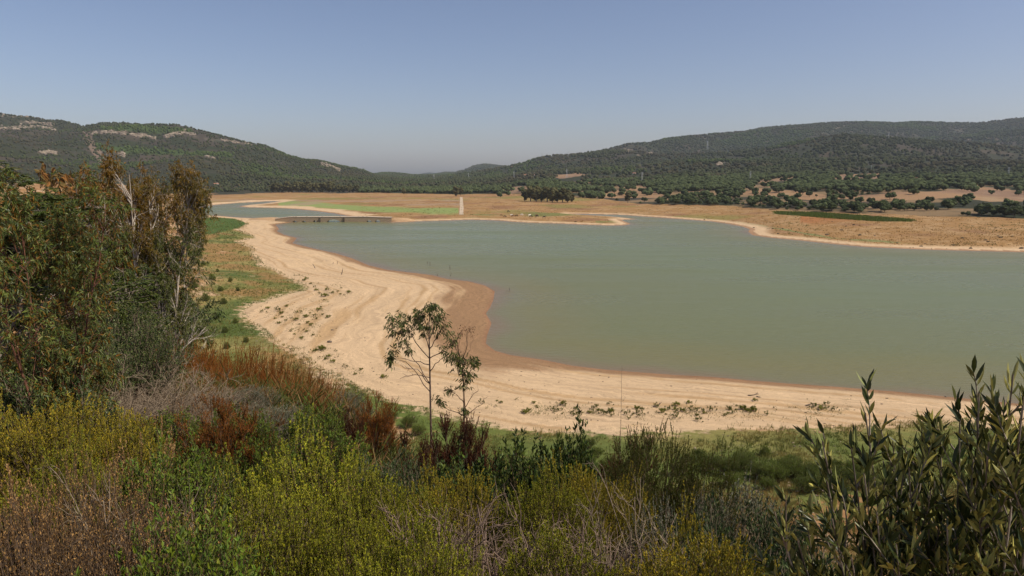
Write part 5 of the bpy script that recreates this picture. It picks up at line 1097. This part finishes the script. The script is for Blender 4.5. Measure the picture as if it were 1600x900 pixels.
# cattle: one continuous skinned body each
M['cow_dark'] = plain('dark_hide', (.035, .025, .02), .8, 3); M['cow_pale'] = plain('pale_hide', (.72, .66, .58), .8, 3); M['cow_brown'] = plain('brown_hide', (.16, .075, .035), .8, 3)
def cow(mat, graze):
    import bmesh
    me = bpy.data.meshes.new('cow'); hz_ = .35 if graze else 1.35
    P_ = [(0, 0, 1.05), (.45, 0, 1.08), (.8, 0, 1.12), (-.45, 0, 1.05), (-.72, 0, 1.08), (1.1, 0, .9 if graze else 1.35), (1.3, 0, .55 if graze else 1.5), (1.5, 0, hz_), (.72, .2, .75), (.72, .22, .4), (.72, .22, 0), (.72, -.2, .75), (.78, -.22, .4), (.72, -.22, 0),
          (-.68, .22, .8), (-.78, .22, .42), (-.72, .22, 0), (-.68, -.22, .8), (-.74, -.22, .42), (-.68, -.22, 0), (-.92, 0, 1.0), (-.98, 0, .5)]
    E_ = [(0, 1), (1, 2), (0, 3), (3, 4), (2, 5), (5, 6), (6, 7), (2, 8), (8, 9), (9, 10), (2, 11), (11, 12), (12, 13), (4, 14), (14, 15), (15, 16), (4, 17), (17, 18), (18, 19), (4, 20), (20, 21)]
    Rr = [.36, .35, .31, .37, .30, .2, .17, .1, .15, .08, .06, .15, .08, .06, .17, .08, .06, .17, .08, .06, .05, .04]
    me.from_pydata(P_, E_, []); o = bpy.data.objects.new('cow', me); col.objects.link(o); md = o.modifiers.new('skin', 'SKIN')
    sv = me.skin_vertices[0].data
    for i, r_ in enumerate(Rr): sv[i].radius = (r_, r_)
    sv[0].use_root = True; sb = o.modifiers.new('sub', 'SUBSURF'); sb.levels = 1; sb.render_levels = 1; me.materials.append(mat); return o
cows = {}
for j, (u_, v_, m_, g, lab) in enumerate([(783, 338.0, 'cow_brown', 1, 'leftmost brown cow of the herd on the sandy spit'), (788.5, 339.6, 'cow_dark', 1, 'dark cow standing lowest at the left of the herd on the spit'), (799.5, 337.8, 'cow_pale', 0, 'white cow at the left of the herd on the spit'), (802, 338.6, 'cow_brown', 1, 'brown cow touching the left white cow'),
        (807.5, 338.4, 'cow_dark', 1, 'dark cow between the white cows on the spit'), (815.5, 337, 'cow_pale', 1, 'white cow highest up in the middle of the herd'), (827, 338, 'cow_pale', 0, 'right-hand white cow of the herd on the spit'), (829.5, 339.4, 'cow_dark', 1, 'dark cow close below the right-hand white cow'),
        (837.5, 338, 'cow_brown', 0, 'brown cow right of the white cows on the spit'), (839.5, 339.3, 'cow_dark', 1, 'dark cow just below the brown one right of the white cows'), (850, 340.5, 'cow_dark', 0, 'dark cow at the right end of the herd on the spit'), (794, 331.5, 'cow_dark', 1, 'dark cow on the green patch above the herd')]):
    p_ = hit([u_], [v_], 200)[0]
    if np.isnan(p_[0]): continue
    if (m_, g) not in cows: o = cow(M[m_], g); cows[(m_, g)] = o
    else: o = cows[(m_, g)].copy(); col.objects.link(o)
    o.location = tuple(p_ - [0, 0, .02]); o.rotation_euler = (0, 0, random.choice([0, math.pi]) + random.uniform(-.5, .5)); tag(o, lab, 'cow')
# dead stumps and posts in the shallows and on the sand
M['dead'] = barkmat('grey_dead_wood', (.07, .055, .04), (.17, .13, .10), 4)
def stump(h, lean, label, u_, v_, onw=False, fork=True):
    p_ = (*on_plane(u_, v_), 0.0) if onw else tuple(hit([u_], [v_], 20)[0])
    if any(np.isnan(p_)): return
    s0 = grow([[0, 0, -.4]], [[lean, lean * .3, 1]], h + .4, 5, .06); wd = [tubes(s0, .11 * (.5 + h * .4), .05 * (.5 + h * .4), 6)]
    if fork: wd.append(tubes(kids(s0, 2, .6, .9, 30, 60, h * .3, h * .5, 4, .1), .05, .02, 4))
    v_, f_ = join(wd); o = build('dead_stump', v_, f_, M['dead'], smooth=True); o.location = p_; tag(o, label, 'stump')
for a in [(.9, .1, 'dead stump in the water, leftmost of the three off the left shore', 668, 412, True, False), (1.4, .1, 'forked dead stump in the water beside the leftmost one', 672, 415, True, True), (1.6, 0, 'upright post standing in the water off the left shore', 703.5, 421, True, False), (1.0, .2, 'dark stump at the water edge below the upright post', 703.5, 431.5, True, False),
          (.9, .3, 'small dark stump on the wet shore left of the post', 682.5, 431, True, False), (.9, .05, 'thin post in the water off the sandy point', 796, 454.5, True, False), (.4, .3, 'tiny stump left of the thin post off the sandy point', 790.5, 455.5, True, False),
          (1.9, 0, 'dark upright stump on the sand of the left beach', 533.5, 429, False, False), (1.6, -.5, 'pale leaning stump on the sand left of the upright one', 493, 419, False, True), (1.1, 0, 'small stump high on the left beach near the water', 527.5, 412, False, False), (.7, .1, 'tiny stump beside the small one near the water', 520.5, 412.5, False, False),
          (1.3, .1, 'dark stump in the water right of the spit, tallest of the group', 1006, 350, True, True), (.8, .2, 'dark stump in the water nearest the tip of the spit', 991, 351, True, False), (.8, .1, 'stump standing alone below the spit', 960, 354.5, True, False), (1.0, .2, 'small stump above the others right of the spit', 1012, 344.5, True, False), (.7, .2, 'small stump furthest right of the spit', 1018, 346, True, False), (.9, .1, 'stump above the tall one right of the spit', 1005, 346.5, True, False)]: stump(*a)
def drift(u_, v_, L_, ang, label):
    p_ = hit([u_], [v_], 20)[0]
    if np.isnan(p_[0]): return
    s0 = grow([[-L_ / 2, 0, .08]], [[1, 0, .05]], L_, 7, .16); v_, f_ = join([tubes(s0, .09, .035, 6), tubes(kids(s0, 3, .3, .8, 30, 70, .3, .7, 4, .15), .04, .015, 4)]); o = build('driftwood', v_, f_, M['dead'], smooth=True); o.location = tuple(p_); o.rotation_euler[2] = ang; tag(o, label, 'driftwood')
drift(1177, 619, 1.5, -.2, 'grey driftwood branch on the open sand of the front beach'); drift(1187, 621, .9, -.5, 'short driftwood stick beside the grey branch on the front beach'); drift(1270, 634, 2.0, .05, 'dark driftwood lying right of the weedy shrubs'); drift(1492, 621.5, 2.6, -.25, 'dark log at the water edge near the olive')
drift(1030, 636, 1.6, .1, 'thin pale stick among the weedy shrubs'); drift(455, 372, 3.5, .1, 'dark snag on the small sandy point near the bridge'); drift(458, 545, 1.4, .3, 'dead branch on the lower left beach')
def rock(u_, v_, s, label):
    p_ = hit([u_], [v_], 20)[0]; vi = I2v * (1 + .12 * rng.normal(size=(len(I2v), 1))) * [s * 1.3, s, s * .8]; o = build('rock', vi, I2f, M['dead']); o.location = tuple(p_ + [0, 0, s * .3]); tag(o, label, 'rock')
rock(515, 535, .35, 'dark stone lying alone on the lower beach'); rock(519, 516, .2, 'small dark stone above the lone one on the beach')
